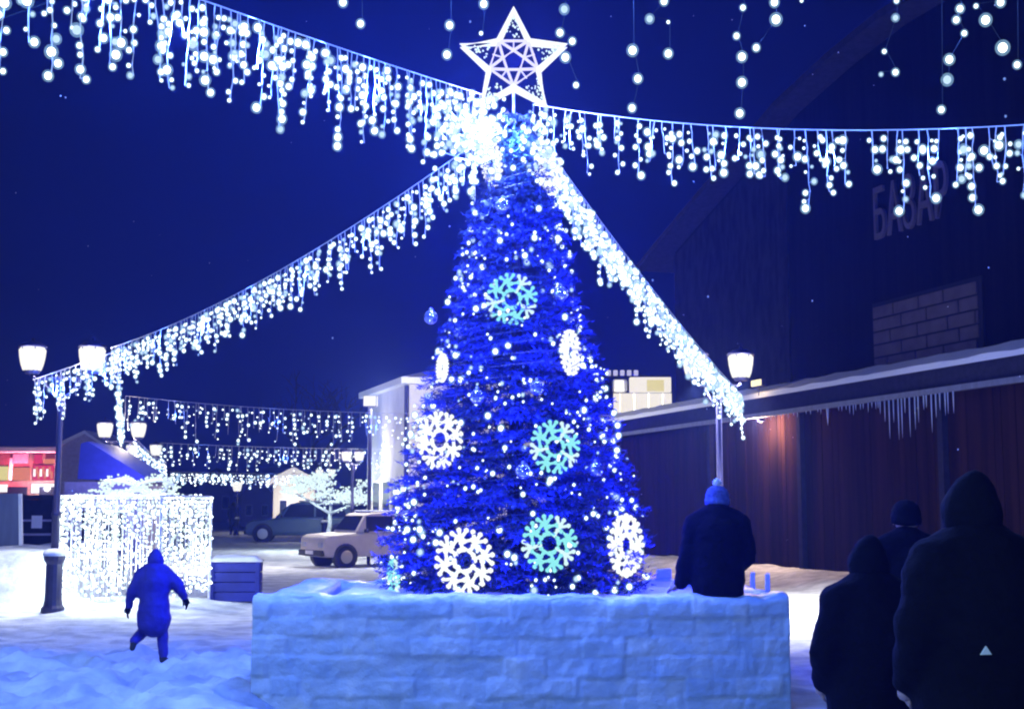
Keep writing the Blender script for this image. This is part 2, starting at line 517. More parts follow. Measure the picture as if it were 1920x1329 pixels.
# low blue barrier further back, left of the ice wall
q = P(442, 1100, 22.3)
bar = empty('barrier', (q.x, 22.3, 0.0), R(4)); tag(bar, 'low dark blue barrier with snow on top, between the glowing gift and the ice wall', 'barrier')
M['blue_panel'] = pmat('blue_panel', (0.035, 0.045, 0.30), 0.7, var=0.35, vscale=3.0)
bw_, bh_ = .84, .66
for i in range(4):
    m = MB(); m.box((0, 0, .09 + i * .16), (bw_, .30 - .004 * (i % 2), .15)); m.build('board', M['blue_panel'], bar, bevel=.01)
for sd in (-1, 1):
    m = MB(); m.box((sd * (bw_ / 2 - .05), -.17, bh_ / 2), (.07, .03, bh_)); m.build('post', M['blue_panel'], bar, bevel=.006)
m = MB(); nb_ = 26
for i in range(nb_ + 1):
    for k in range(9):
        a = math.pi * k / 8; x = -bw_ / 2 - .02 + (bw_ + .04) * i / nb_
        e = max(.25, min(1, i / 3, (nb_ - i) / 3))
        m.v.append((x, -.18 * math.cos(a), bh_ + .002 + e * (.10 + .03 * noise.noise(Vector((x * 4, k * .3, 2)))) * math.sin(a)))
m.f = [(i * 9 + k, (i + 1) * 9 + k, (i + 1) * 9 + k + 1, i * 9 + k + 1) for i in range(nb_) for k in range(8)]
m.build('snow_top', M['snow_cap'], bar, smooth=True)

# ------------------------------------------------------------------ christmas tree
TX, TY = 0.035, 12.35
ZB = 0.80
ZT = P(960, 215, TY).z
PROF = [(1108, 228), (1040, 232), (960, 224), (880, 205), (800, 184), (720, 160), (640, 134), (560, 112), (480, 98), (400, 76), (340, 50), (280, 32), (215, 10)]
PZR = [(P(960, py, TY).z, wpx * TY / FPX) for (py, wpx) in PROF]
def tree_r(z):
    if z <= PZR[0][0]: return PZR[0][1]
    for (z0, r0), (z1, r1) in zip(PZR, PZR[1:]):
        if z <= z1: return r0 + (r1 - r0) * (z - z0) / (z1 - z0)
    return 0.03
tree = empty('christmas_tree', (TX, TY, ZB - .1))
tag(tree, 'tall decorated fir tree glowing blue, standing inside the ice block wall', 'christmas tree')
tm = MB(); tm.tube([(0, 0, -0.05), (0, 0, 2.2), (0, 0, ZT - ZB + .1)], [0.10, 0.06, 0.012], 10)
tm.build('trunk', M['bark'], tree)
cm = MB(); rg = random.Random(7)
def needle_sprig(m, base, d, length, rg, n=9):
    d = d.normalized()
    ref = Vector((0, 0, 1)) if abs(d.z) < 0.9 else Vector((1, 0, 0))
    a = d.cross(ref).normalized(); b = d.cross(a)
    tip = base + d * length
    m.add([base - a * .006, base + a * .006, tip], [(0, 1, 2)])
    for i in range(n):
        t = (i + .5) / n
        p = base + d * (length * t)
        an = rg.uniform(0, 2 * math.pi)
        o = (a * math.cos(an) + b * math.sin(an))
        q = p + (o * 0.8 + d * 0.65) * (length * rg.uniform(.28, .42))
        sd = d.cross(o) * 0.008
        m.add([p - sd, p + sd, q], [(0, 1, 2)])
nb = 0
z = ZB - .02
while z < ZT - 0.05:
    r = tree_r(z)
    k = max(15, int(r * 30))
    ph = rg.uniform(0, 6.28)
    for j in range(k):
        an = ph + 2 * math.pi * (j + rg.uniform(-.35, .35)) / k
        L = r * rg.uniform(0.84, 1.07)
        out = Vector((math.cos(an), math.sin(an), 0))
        droop = rg.uniform(-.38, -.12); zj = rg.uniform(-.055, .055)
        n_s = max(3, int(L / 0.11))
        for s in range(n_s):
            t = (s + .6) / n_s
            if t < (.42 if r > .45 else .05): continue
            c = Vector((0, 0, max(.08, z + zj - (ZB - .1)))) + out * (L * t) + Vector((0, 0, droop * L * t * t * .35))
            for sd in (-1, -.35, .35, 1):
                dd = out + out.cross(Vector((0, 0, 1))) * sd * rg.uniform(.5, 1.0) + Vector((0, 0, rg.uniform(-.35, .25)))
                needle_sprig(cm, c, dd, rg.uniform(.10, .17), rg, 7)
    z += 0.082 + 0.02 * rg.random()
cm.build('crown', M['needles'], tree)

def on_tree(px, py, out=0.02):
    """point on the near surface of the tree's cone under a pixel, and its outward direction"""
    y = TY - 0.6
    for _ in range(12):
        p = P(px, py, y)
        r = tree_r(p.z)
        dx = max(-r * .995, min(r * .995, p.x - TX))
        y = TY - math.sqrt(max(r * r - dx * dx, 0))
    p = P(px, py, y)
    n = Vector((p.x - TX, y - TY, 0))
    if n.length < 1e-4: n = Vector((0, -1, 0))
    n.normalize()
    return p + n * out, n

# garland building -----------------------------------------------------------
BULB_MESH = {}
CORE, HALO = 0.80, 1.30
def bulb_mesh(r, mat, sub=2):
    k = (round(r, 4), mat, sub)
    if k not in BULB_MESH:
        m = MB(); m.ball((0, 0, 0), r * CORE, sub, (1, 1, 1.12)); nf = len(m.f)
        if mat in ('bulb', 'bulb_soft'): m.ball((0, 0, 0), r * HALO, sub, (1, 1, 1.1))
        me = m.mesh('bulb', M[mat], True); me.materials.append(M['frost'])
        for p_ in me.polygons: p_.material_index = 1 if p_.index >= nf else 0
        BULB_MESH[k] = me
    return BULB_MESH[k]

def put_bulbs(parent, bulbs, mat='bulb', near=100, sub=2, rest_sub=1, halo=True):
    """the bulbs that show largest become parts of their own, the rest one mass"""
    base = parent.location
    inside = [b for b in bulbs if -30 < PIX(b[0])[0] < 1950 and -30 < PIX(b[0])[1] < 1360]
    inside.sort(key=lambda b: -b[1] / b[0].y)
    big = inside[:near]; ids = set(id(b) for b in big)
    for i_, (p, r) in enumerate(big):
        o = bpy.data.objects.new('bulb', bulb_mesh(round(r * 500) / 500, 'bulb_soft' if mat == 'bulb' and i_ % 9 == 4 else mat, sub))
        COL.objects.link(o); o.parent = parent; o.location = p - base
    rest = [b for b in bulbs if id(b) not in ids]
    if rest:
        m = MB()
        for (p, r) in rest: m.ball(p - base, r * CORE, rest_sub, (1, 1, 1.12))
        nf = len(m.f)
        if mat == 'bulb' and halo:
            for (p, r) in rest: m.ball(p - base, r * HALO, rest_sub, (1, 1, 1.1))
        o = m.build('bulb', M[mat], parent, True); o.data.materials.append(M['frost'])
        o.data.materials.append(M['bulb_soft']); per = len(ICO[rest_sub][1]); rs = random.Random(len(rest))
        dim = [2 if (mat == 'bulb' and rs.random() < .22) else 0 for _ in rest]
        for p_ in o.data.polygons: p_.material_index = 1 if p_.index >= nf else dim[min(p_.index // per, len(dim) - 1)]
        tag(o, kind='stuff')

def garland(label, A, B, sag, lo, hi, spacing, r0, seed, power, nl, strand_parts=False, wire_r=0.004, mat='bulb',
            step=0.085, light_col=BLUE, group='icicle light garlands over the square', twig=0.035, near=100, pair=1.0, fill=1.0, halo=True, clump=0.40):
    rg = random.Random(seed)
    A = Vector(A); B = Vector(B); L = (B - A).length
    base = (A + B) * .5
    root = empty('light_garland', base)
    tag(root, label, 'light garland', group)
    def at(t):
        p = A.lerp(B, t); p.z -= sag * 4 * t * (1 - t)
        return p
    cb = MB(); npt = max(12, int(L / .25))
    cb.tube([at(i / npt) - base for i in range(npt + 1)], wire_r * 1.25, 5)
    n = max(3, int(L / spacing))
    wires = MB(); bulbs = []
    pat = [0.5, 1.0, 0.65, 0.9, 0.35, 0.75, 0.55, 1.0, 0.45, 0.8]
    ux = (B - A).normalized()
    for i in range(n + 1):
        t = min(1, max(0, (i + rg.uniform(-.5, .5)) / n))
        if rg.random() > fill or (clump and noise.noise(Vector((i * .37, seed, 0))) < -clump): continue
        top = at(t)
        ln = (lo + (hi - lo) * pat[i % len(pat)] * rg.uniform(.55, 1.2)) 
        k = max(2, int(ln / step))
        pts = [top]; x = top.copy(); lean = Vector((rg.uniform(-.05, .05), rg.uniform(-.05, .05), 0))
        for j in range(k):
            x = x + Vector((rg.uniform(-1, 1) * .012, rg.uniform(-1, 1) * .012, 0)) + lean * (step * .5)
            x.z -= step * rg.uniform(.8, 1.2)
            pts.append(x.copy())
            side = rg.choice((-1, 1)) * rg.uniform(.2, 1.0) * twig
            b = x + ux * side + Vector((0, rg.uniform(-.5, .5) * twig, rg.uniform(-.02, .01)))
            if rg.random() < pair:
                bulbs.append((b, r0 * rg.choice((.5, .62, .72, .82, .95, 1.1, 1.3))))
                if abs(side) > twig * .6 and strand_parts: pts.append(b.copy()); pts.append(x.copy())
        m = MB() if strand_parts else wires
        m.tube([p - base for p in pts], wire_r, 4)
        if strand_parts: m.build('strand', M['wire'], root)
    if not strand_parts: cb.add(wires.v, wires.f)
    cb.build('cable', M['wire'], root)
    put_bulbs(root, bulbs, mat, near, 2, 2 if halo else 1, halo)
    for i in range(nl):
        t = (i + .5) / nl
        p = at(t); p.z -= (lo + hi) * .3
        lamp(p - base, power, light_col, root, radius=0.035)
    return root

TOP = P(905, 205, TY - .1)
# 1: from the tree top to a mast beyond the upper left of the frame
garland('brightest icicle garland sweeping from the tree star up out of the picture over the square',
        P(-140, -190, 6.6), P(905, 178, TY - .15), 0.03, 0.22, 0.74, 0.082, 0.024, 101, 90, 8, True, 0.0045, step=.075, twig=.045, near=100)
# 2: tree top to the right
garland('icicle garland running level from the tree star across the dark barn with the faded lettering',
        P(1000, 196, TY - .1), P(2080, 222, 9.4), 0.16, 0.16, 0.60, 0.088, 0.026, 102, 34, 6, True, 0.004, step=.075, twig=.045)
# 3: tree top down to the lamp post beside the gift
garland('long icicle garland sloping from the tree star to the lantern by the gift box',
        P(900, 262, TY), P(208, 652, 19.9), 0.22, 0.20, 0.62, 0.088, 0.026, 103, 26, 7, False, 0.004, step=.075, twig=.05)
# 4: tree top down to the lamp post by the barn
garland('steep thick icicle garland dropping from the tree star to the lantern beside the barn roof',
        P(1010, 255, TY), P(1392, 742, 20.3), 0.10, 0.20, 0.58, 0.052, 0.027, 104, 24, 6, False, 0.004, step=.07, twig=.06)
# short garland round the left lamp post
garland('short bunched garland hung across the arms of the double lantern by the gift box',
        P(62, 712, 19.8), P(238, 652, 19.8), 0.0, 0.25, 0.72, 0.07, 0.024, 105, 30, 2, True, 0.004, step=.075, twig=.05)
# along the row of lamp posts on the left
garland('garland receding along the street lamps just beyond the glowing gift box',
        P(222, 690, 20.2), P(232, 775, 33.2), 0.25, 0.3, 0.8, 0.3, 0.03, 106, 14, 2, True, 0.004, step=.13, twig=.12, halo=False)
garland('garland linking the second and third lamp posts behind the glowing gift bow',
        P(252, 818, 33.4), P(312, 866, 45), 0.1, 0.3, 0.7, 0.3, 0.04, 107, 14, 2, True, 0.005, step=.13, twig=.12, near=60, halo=False)
garland('upper of the garlands strung level across the street towards the floodlit house',
        P(236, 742, 33.3), P(790, 775, 34), 0.10, 0.25, 0.95, 0.13, 0.031, 108, 14, 3, False, 0.004, step=.12, twig=.07, pair=.8, halo=False)
garland('middle garland strung level over the street, under the longer upper one',
        P(300, 830, 44), P(765, 842, 44), 0.05, 0.3, 0.85, 0.15, 0.038, 109, 14, 3, False, 0.004, step=.13, twig=.07, pair=.85, near=80, halo=False)
garland('lowest and densest garland over the street above the distant walker',
        P(318, 884, 60), P(568, 888, 60), 0.02, 0.3, 0.62, 0.11, 0.055, 110, 14, 2, False, 0.005, step=.12, twig=.05, near=60, halo=False)

# dense knot of lights where all garlands meet
knot = empty('light_cluster', P(915, 250, TY - .2))
tag(knot, 'dense dazzling knot of white lights under the star where the garlands meet', 'lights')
rg = random.Random(33); bl = []
for i in range(240):
    px = rg.gauss(893, 44); py = rg.gauss(246, 38)
    if px > 948 - max(0, 200 - py) * .2 or py < 172: continue
    bl.append((P(px, py, TY - .25 + rg.uniform(-.15, .15)), .026 * rg.uniform(.8, 1.3)))
for i in range(60):
    bl.append((P(rg.gauss(1010, 22), rg.gauss(262, 34), TY - .25 + rg.uniform(-.1, .1)), .024 * rg.uniform(.8, 1.2)))
put_bulbs(knot, bl, 'bulb', 100)
wm = MB()
for i in range(14):
    a = bl[i * 9][0] - knot.location; b = bl[i * 9 + 5][0] - knot.location
    wm.tube([a, (a + b) / 2 + Vector((0, 0, -.05)), b], .004, 4)
wm.build('wire', M['wire'], knot)
lamp((-.1, -.15, -.05), 420, (.22, .36, 1.0), knot)
lamp((.3, -.15, -.1), 14, (.12, .5, 1.0), knot)

OVER_POWER = 165
# loose curtain of bulbs hanging from a line above the frame
DOTS = [(643,5,.026),(676,45,.024),(843,48,.027),(838,103,.026),(907,8,.026),(902,63,.014),(1058,18,.026),(1050,62,.025),(1073,78,.023),(1060,108,.028),(1080,160,.019),
 (1245,3,.025),(1218,36,.024),(1253,42,.012),(1186,95,.030),(1253,101,.027),(1196,148,.027),(1185,203,.024),(1393,15,.018),(1452,5,.026),(1455,37,.033),(1381,68,.021),(1418,90,.022),(1391,107,.028),
 (1391,155,.029),(1387,213,.027),(1681,2,.017),(1679,34,.021),(1658,97,.016),(1652,140,.014),(1679,136,.021),(1800,17,.024),(1793,38,.022),(1830,12,.015),(1876,5,.026),
 (1848,38,.033),(1808,63,.018),(1880,90,.036),(1907,122,.022),(1780,112,.029),(1776,150,.030),(1765,206,.022),(1503,2,.012)]
cur = empty('light_garland', P(1300, -160, 8.6))
tag(cur, 'loose sparse strands of single bulbs hanging in the open sky above the star', 'light garland', 'icicle light garlands over the square')
rg = random.Random(5); used = []; bl = []
cols = {}
for (px, py, r) in DOTS: cols.setdefault(round(px / 62), []).append((px, py, r))
cm2 = MB(); cm2.tube([P(px, -160, 8.6) - cur.location for px in range(560, 2100, 100)], .005, 5); cm2.build('cable', M['dark_wire'], cur)
for k, lst in cols.items():
    lst.sort(key=lambda q: q[1])
    pts = [P(lst[0][0], -160, 8.6)]
    for (px, py, r) in lst:
        p = P(px, py, 8.6 + rg.uniform(-.03, .03))
        pts.append(p + Vector((.012, .01, .02))); bl.append((p, r * 1.06))
    sm = MB(); sm.tube([p - cur.location for p in pts], .0022, 4); sm.build('strand', M['dark_wire'], cur)
put_bulbs(cur, bl, 'bulb', 100, 3)
for i, px in enumerate((700, 1050, 1400, 1750)):
    lamp(P(px, -60, 8.6) - cur.location, 26, BLUE, cur)
# unseen cable and lamps added round the camera to light the near snow
OVER = ((-4.2, 1.6, 4.6), (-2.0, 0.4, 4.5), (0.6, 0.2, 4.5), (-7.6, 9.8, 3.9))
om = MB(); q0 = P(560, -160, 8.6)
om.tube([q0 - cur.location] + [Vector(p) - cur.location for p in (OVER[3], OVER[0], OVER[1], OVER[2], (2.6, 6.2, 5.6))] + [P(2060, -160, 8.6) - cur.location], .005, 5)
om.build('cable', M['dark_wire'], cur)
for (x, y, z_) in OVER:
    lamp(Vector((x, y, z_ - .3)) - cur.location, OVER_POWER if y < 5 else 210, (0.37, 0.63, 1.0), cur, radius=.05)

# ------------------------------------------------------------------ lights wound round the tree
sl = empty('string_lights', (TX, TY, ZB))
tag(sl, 'string of white fairy lights wound over the whole blue christmas tree', 'fairy lights')
rg = random.Random(19); bl = []; wm = MB()
for row in range(30):
    zc = ZB + .06 + (ZT - ZB - 1.05) * (row / 30) ** .92
    r = tree_r(zc); k = int(r * 34) + 5
    ph = rg.uniform(0, 6.28); pts = []
    for j in range(k + 1):
        an = ph + 2 * math.pi * j / k + rg.uniform(-.5, .5) / k
        zz = zc + .09 * math.sin(an * 3 + row) + rg.uniform(-.06, .06)
        rr = tree_r(zz) * rg.uniform(.93, 1.06)
        p = Vector((TX + rr * math.cos(an), TY + rr * math.sin(an), zz))
        pts.append(p - sl.location)
        for _ in range(rg.choice((0, 0, 1, 1, 1, 2))):
            q = p + Vector((rg.uniform(-.06, .06), rg.uniform(-.04, .03), rg.uniform(-.07, .07)))
            if q.y < TY + .3: bl.append((q, rg.choice((.011, .013, .016, .019, .022, .027))))
    wm.tube(pts, .003, 4)
wm.build('wire', M['dark_wire'], sl)
put_bulbs(sl, bl, 'bulb', 100)
# a second, blue string gives the tree its colour
sb = empty('string_lights', (TX, TY, ZB))
tag(sb, 'string of deep blue fairy lights among the needles of the christmas tree', 'fairy lights')
bl = []; wm = MB(); pts = []
for i in range(260):
    t = i / 260
    zz = ZB + .05 + (ZT - ZB - .6) * t ** .85
    an = i * 2.399
    rr = tree_r(zz) * 1.0
    p = Vector((TX + rr * math.cos(an), TY + rr * math.sin(an), zz + rg.uniform(-.05, .05)))
    bl.append((p, .014))
put_bulbs(sb, bl, 'bulb_blue', 100)
for i in range(24):
    an = i * 0.5236 * 1.0; zz = ZB + .15 + (ZT - ZB - 1.1) * i / 24
    wm.tube([Vector((tree_r(zz + .02 * k) * 1.0 * math.cos(an + k * .26), tree_r(zz) * math.sin(an + k * .26), zz - ZB + .02 * k)) for k in range(25)], .003, 4)
wm.build('wire', M['dark_wire'], sb)
TREE_BLUE = 17.0
k = 0
for i, zz in enumerate((1.15, 1.75, 2.35, 2.95, 3.5, 4.05)):
    r = tree_r(zz) + .22
    for j in range(5):
        an = R(-90) + R(44) * (j - 2) + R(14) * (i % 2)
        lamp(Vector((r * math.cos(an), r * math.sin(an), zz - ZB)), TREE_BLUE * (0.55 + .45 * r), (.008, .012, 1.0), sb, radius=.03)

# snowflakes of rope light
def snowflake(label, px, py, size, mat, tilt=0.0, yaw=None, roll=0.0, out=.05):
    p, n = on_tree(px, py, out)
    root = empty('snowflake_light', p)
    yw = math.atan2(n.y, n.x) + R(90) if yaw is None else yaw
    root.rotation_euler = (tilt, roll, yw)      # local -y points outward
    tag(root, label, 'snowflake light', 'snowflake lights on the christmas tree')
    Rr = size / 2
    tb = max(.010, Rr * .062)
    def beads(m, pts, closed=False):
        m.tube(pts, tb, 6, closed)
        pp = [Vector(p) for p in pts] + ([Vector(pts[0])] if closed else [])
        for a_, b_ in zip(pp, pp[1:]):
            k_ = max(1, int((b_ - a_).length / (tb * 3.4)))
            for q_ in range(k_ + (0 if closed else 1)): m.ball(a_.lerp(b_, q_ / k_), tb * 1.55, 1)
    m = MB(); beads(m, [(Rr * .36 * math.cos(a), 0, Rr * .36 * math.sin(a)) for a in [2 * math.pi * i / 12 for i in range(12)]], True)
    m.build('hub_ring', M[mat], root, True)
    m = MB()
    beads(m, [(Rr * (.72 if i % 2 else .62) * math.cos(a), 0, Rr * (.72 if i % 2 else .62) * math.sin(a)) for i, a in enumerate([math.pi * i / 8 for i in range(16)])], True)
    m.build('outer_ring', M[mat], root, True)
    for i in range(8):
        a = 2 * math.pi * i / 8 + .2
        c, s = math.cos(a), math.sin(a)
        m = MB()
        beads(m, [(Rr * .36 * c, 0, Rr * .36 * s), (Rr * c, 0, Rr * s)])
        for sd in (-1, 1):
            a2 = a + sd * .27
            beads(m, [(Rr * .70 * c, 0, Rr * .70 * s), (Rr * .97 * math.cos(a2), 0, Rr * .97 * math.sin(a2))])
        m.build('arm', M[('rope_pale' if mat == 'rope_cyan' and i % 3 == 1 else mat)], root, True)
    return root
U = TY / FPX
snowflake('white snowflake light high on the tree, in the glare just under the star', 930, 306, 88 * U, 'rope_white', tilt=.2)
snowflake('white turned snowflake light beside the steep garland under the star', 1018, 318, 80 * U, 'rope_white', yaw=R(48))
snowflake('cyan snowflake light alone on the upper middle of the tree', 960, 562, 88 * U, 'rope_cyan', tilt=.1)
snowflake('white snowflake light seen almost edge-on beside the upper cyan snowflake', 1063, 662, 80 * U, 'rope_white', yaw=R(62), roll=R(25))
snowflake('white half-turned snowflake light at mid height on the tree edge nearest the floodlit house', 832, 825, 96 * U, 'rope_white', yaw=R(-35))
snowflake('cyan snowflake light in the middle of the tree at mid height', 1037, 838, 88 * U, 'rope_cyan', tilt=-.05)
snowflake('biggest white snowflake light, low on the tree just above the ice wall', 875, 1050, 104 * U, 'rope_white')
snowflake('cyan snowflake light low on the tree beside the biggest white one', 1027, 1018, 92 * U, 'rope_cyan')
snowflake('white turned snowflake light low on the tree edge nearest the seated person', 1165, 1022, 104 * U, 'rope_white', yaw=R(52), roll=R(12))
snowflake('cyan-green snowflake light edge-on at the tree corner over the ice wall rim', 741, 1086, 72 * U, 'rope_cyan', yaw=R(-68), out=.02)
snowflake('small white snowflake light on the tree edge above the floodlit house', 838, 690, 50 * U, 'rope_white', yaw=R(-64))

# glass baubles
for (px, py, lab) in ((820, 595, 'glass bauble hanging clear of the tree near its upper edge, against the sky'),
                      (946, 388, 'glass bauble near the tree top under the white snowflake'),
                      (1042, 552, 'glass bauble beside the upper cyan snowflake'),
                      (1004, 728, 'glass bauble in the middle of the tree above the central cyan snowflake'),
                      (980, 884, 'glass bauble under and beside the central cyan snowflake'),
                      (1108, 880, 'glass bauble on the tree flank towards the barn'),
                      (900, 745, 'glass bauble on the tree flank towards the floodlit house')):
    p, n = on_tree(px, py, .06)
    root = empty('bauble', p); tag(root, lab, 'bauble', 'glass baubles on the christmas tree')
    m = MB(); m.ball((0, 0, 0), .066, 3); m.build('globe', M['bauble'], root, True)
    m = MB(); m.lathe([(.017, .062), (.017, .085), (.006, .09)], n=10); m.build('cap', M['rim'], root)

# star topper
sp = P(963, 118, TY - .05)
star = empty('star_topper', sp); tag(star, 'big five-pointed wire star outlined in white lights on the tree top', 'star')
def spt(i, k, dx=0): a = R(90) + R(36) * i; return Vector((k * math.cos(a), dx, k * math.sin(a)))
RO, RI = 104 * U, 50 * U
for dx in (-.05, .05):
    m = MB(); m.tube([spt(i, RO if i % 2 == 0 else RI, dx) for i in range(10)], .027, 8, True); m.build('outline', M['rope_white'], star, True)
m = MB()
m.tube([spt(i, RI * .98, -.05) for i in range(1, 11, 2)], .016, 6, True)
m.tube([spt(i, RI * .42, -.05) for i in range(0, 10, 2)], .016, 6, True)
for i in range(0, 10, 2):
    m.tube([spt(i, RI * .42, -.05), spt(i + 1, RI, -.05)], .015, 6)
    m.tube([spt(i, RI * .42, -.05), spt(i - 1, RI, -.05)], .015, 6)
    m.tube([spt(i, RI * .42, -.05), spt(i, RI * .85, -.05)], .008, 6)
m.build('lattice', M['rope_lilac'], star, True)
m = MB()
for i in range(10): m.tube([spt(i, RO if i % 2 == 0 else RI, -.05), spt(i, RO if i % 2 == 0 else RI, .05)], .008, 5)
m.tube([(0, 0, -RI * .8), (0, 0, -.60)], .014, 8)
m.build('frame', M['wire'], star)
rg = random.Random(2); bl = []
for i in range(0, 10, 2):
    for _ in range(34):
        t = rg.uniform(.50, .93); wd = (1 - t) * .9
        a = R(90) + R(36) * i
        q = Vector((math.cos(a), 0, math.sin(a))) * RO * t + Vector((-math.sin(a), 0, math.cos(a))) * rg.uniform(-1, 1) * wd * RO * .45
        q.y = rg.uniform(-.06, .04)
        bl.append((sp + q, rg.uniform(.009, .015)))
put_bulbs(star, bl, 'bulb_mint', 90)
lamp((0, -.12, 0), 190, (.2, .2, 1), star)

# ------------------------------------------------------------------ glowing gift
GS = 1.70
gift = empty('gift_light', (P(252, 1140, 21.2).x, 21.2, 0.02), R(-13)); tag(gift, 'giant gift box made of white fairy lights with a bow on top', 'light sculpture')
h = GS / 2
m = MB()
for sx in (-1, 1):
    for sy in (-1, 1):
        m.tube([(sx * h, sy * h, 0), (sx * h, sy * h, GS)], .022, 6)
for zz in (0.03, GS):
    for a, b in (((-h, -h), (h, -h)), ((h, -h), (h, h)), ((h, h), (-h, h)), ((-h, h), (-h, -h))):
        m.tube([(*a, zz), (*b, zz)], .022, 6)
m.build('frame', M['wire'], gift)
rg = random.Random(8); bl = []; mint = []; wm = MB()
GM = Matrix.Rotation(R(-13), 4, 'Z')
def gl(x, y, z_): return gift.location + (GM @ Vector((x, y, z_)))
for face in range(4):
    for i in range(27):
        u = -h + GS * (i + rg.uniform(-.15, .15)) / 26
        q = [(u, -h), (h, u), (u, h), (-h, u)][face]
        wm.tube([(q[0], q[1], GS), (q[0] + rg.uniform(-.03, .03), q[1], GS * .5), (q[0], q[1], .12)], .004, 4)
        dens = max(.22, min(1, .62 + .75 * noise.noise(Vector((i * .83, face * 3.3, 1.7)))))
        zz = GS - .02
        while zz > .08 + rg.random() * .2:
            if rg.random() < (dens if zz < GS * .82 else .95):
                p = gl(q[0] + rg.gauss(0, .018), q[1] + rg.gauss(0, .018), zz)
                (mint if rg.random() < .35 else bl).append((p, rg.uniform(.017, .026)))
            zz -= rg.uniform(.045, .085)
for i in range(150):
    (mint if rg.random() < .5 else bl).append((gl(rg.uniform(-h, h), rg.uniform(-h, h), GS + rg.uniform(-.02, .03)), .024))
wm.build('curtain_wire', M['wire'], gift)
def put_local(parent, bulbs, mat, near):
    # parent is turned, so bulbs go in through its own matrix
    inv = (Matrix.Translation(parent.location) @ Matrix.Rotation(parent.rotation_euler.z, 4, 'Z')).inverted()
    bulbs = sorted(bulbs, key=lambda b: b[0].y - b[1] * 30)
    for (p, r) in bulbs[:near]:
        o = bpy.data.objects.new('bulb', bulb_mesh(round(r * 500) / 500, mat)); COL.objects.link(o); o.parent = parent; o.location = inv @ p
    if bulbs[near:]:
        m = MB()
        for (p, r) in bulbs[near:]: m.ball(inv @ p, r, 1)
        tag(m.build('bulb', M[mat], parent, True), kind='stuff')
put_local(gift, bl, 'bulb', 100); put_local(gift, mint, 'bulb_mint', 0)
# bow
bow = MB(); bl = []
for sd in (-1, 1):
    for (sz, ht, dy) in ((.62, .30, -.12), (.50, .34, .12)):
        pts = []
        for i in range(19):
            a = math.pi * 2 * i / 18
            pts.append(Vector((sd * (sz * .5 - sz * .5 * math.cos(a)), dy * math.sin(a), GS + .06 + ht * .5 + ht * .5 * math.sin(a) * (0.35 + .65 * (1 - math.cos(a)) / 2) - ht * .2)))
        bow.tube(pts, .03, 6, True)
        for p in pts:
            for _ in range(6): bl.append((gl(p.x + rg.gauss(0, .04), p.y + rg.gauss(0, .05), p.z + rg.gauss(0, .035)), rg.uniform(.016, .024)))
    for t in range(10):
        p = Vector((sd * (.06 + t * .06), -.25 - .02 * t, GS + .08 + .02 * math.sin(t)))
        for _ in range(4): bl.append((gl(p.x + rg.gauss(0, .03), p.y + rg.gauss(0, .04), p.z), .02))
bow.build('bow', M['wire'], gift, True)
put_local(gift, bl, 'bulb_mint', 0)
GW = (.84, .97, .96)
for (x, y, z_, pw) in ((-.75, -1.0, .75, 20), (.45, -1.05, .8, 15), (-1.05, .1, .9, 26), (1.05, .2, .9, 8), (0, 0, .9, 3)):
    lamp((x, y, z_), pw, GW, gift)

# ------------------------------------------------------------------ street lamps
def street_lamp(label, base, hgt, arms=2, glow=60, gap=.45, gcol=(1.0, .97, .9), ls=1.0, snow=True, light=True):
    root = empty('street_lamp', base); tag(root, label, 'street lamp', 'lantern posts round the square')
    m = MB(); m.lathe([(.17, 0), (.17, .08), (.14, .12), (.125, .2), (.12, .72), (.15, .78), (.16, .84), (.10, .9)], n=14); m.build('base', M['iron'], root)
    if snow:
        m = MB(); m.lathe([(.165, .84), (.175, .87), (.15, .92), (.09, .945), (.055, .95)], n=14); m.build('snow_cap', M['snow_cap'], root, True)
    m = MB(); m.lathe([(.062, .88), (.055, 1.4), (.075, 1.42), (.075, 1.47), (.05, 1.5), (.042, hgt - .62), (.06, hgt - .6), (.04, hgt - .52)], n=10); m.build('pole', M['iron'], root, True)
    xs = (-gap, gap) if arms == 2 else (0,)
    if arms == 2:
        m = MB(); zt = hgt - .58
        m.tube([(-gap, 0, zt + .06), (-gap * .8, 0, zt), (0, 0, zt + .03), (gap * .8, 0, zt), (gap, 0, zt + .06)], .025, 6)
        for sd in (-1, 1): m.tube([(0, 0, zt - .3), (sd * gap * .3, 0, zt - .22), (sd * gap * .62, 0, zt)], .016, 6)
        m.build('arm', M['iron'], root, True)
    for x in xs:
        zb = hgt - .50
        ln = MB(); ln.lathe([(.10 * ls, 0), (.115 * ls, .02), (.125 * ls, .05)], (0, 0, 0), 12)
        for j in range(6):
            a = R(60) * j
            ln.tube([(.125 * ls * math.cos(a), .125 * ls * math.sin(a), .05), (.195 * ls * math.cos(a), .195 * ls * math.sin(a), .40 * ls)], .007, 4)
        lo = ln.build('lantern', M['iron'], root); lo.location = (x, 0, zb)
        gm = MB(); gm.lathe([(.11 * ls, .04), (.135 * ls, .055), (.165 * ls, .14 * ls), (.187 * ls, .25 * ls), (.198 * ls, .36 * ls), (.17 * ls, .40 * ls)], n=16); gm.build('glass', M['lantern'], lo, True)
        cp = MB(); cp.lathe([(.215 * ls, .40 * ls), (.20 * ls, .425 * ls), (.12 * ls, .475 * ls), (.03, .50 * ls), (.02, .54 * ls)], n=12); cp.build('lantern_cap', M['iron'], lo, True)
        if light: spot((x, 0, zb - .04), glow, gcol, root); lamp((x, -.26 * ls, zb + .22), min(glow * .12, 25), gcol, root, radius=.05)
    return root
b = P(97, 1146, 20.0)
street_lamp('double lantern post standing in snow in front of the glowing gift box', (P(108, 900, 20).x, 20.0, 0.0), 4.05, 2, 110)
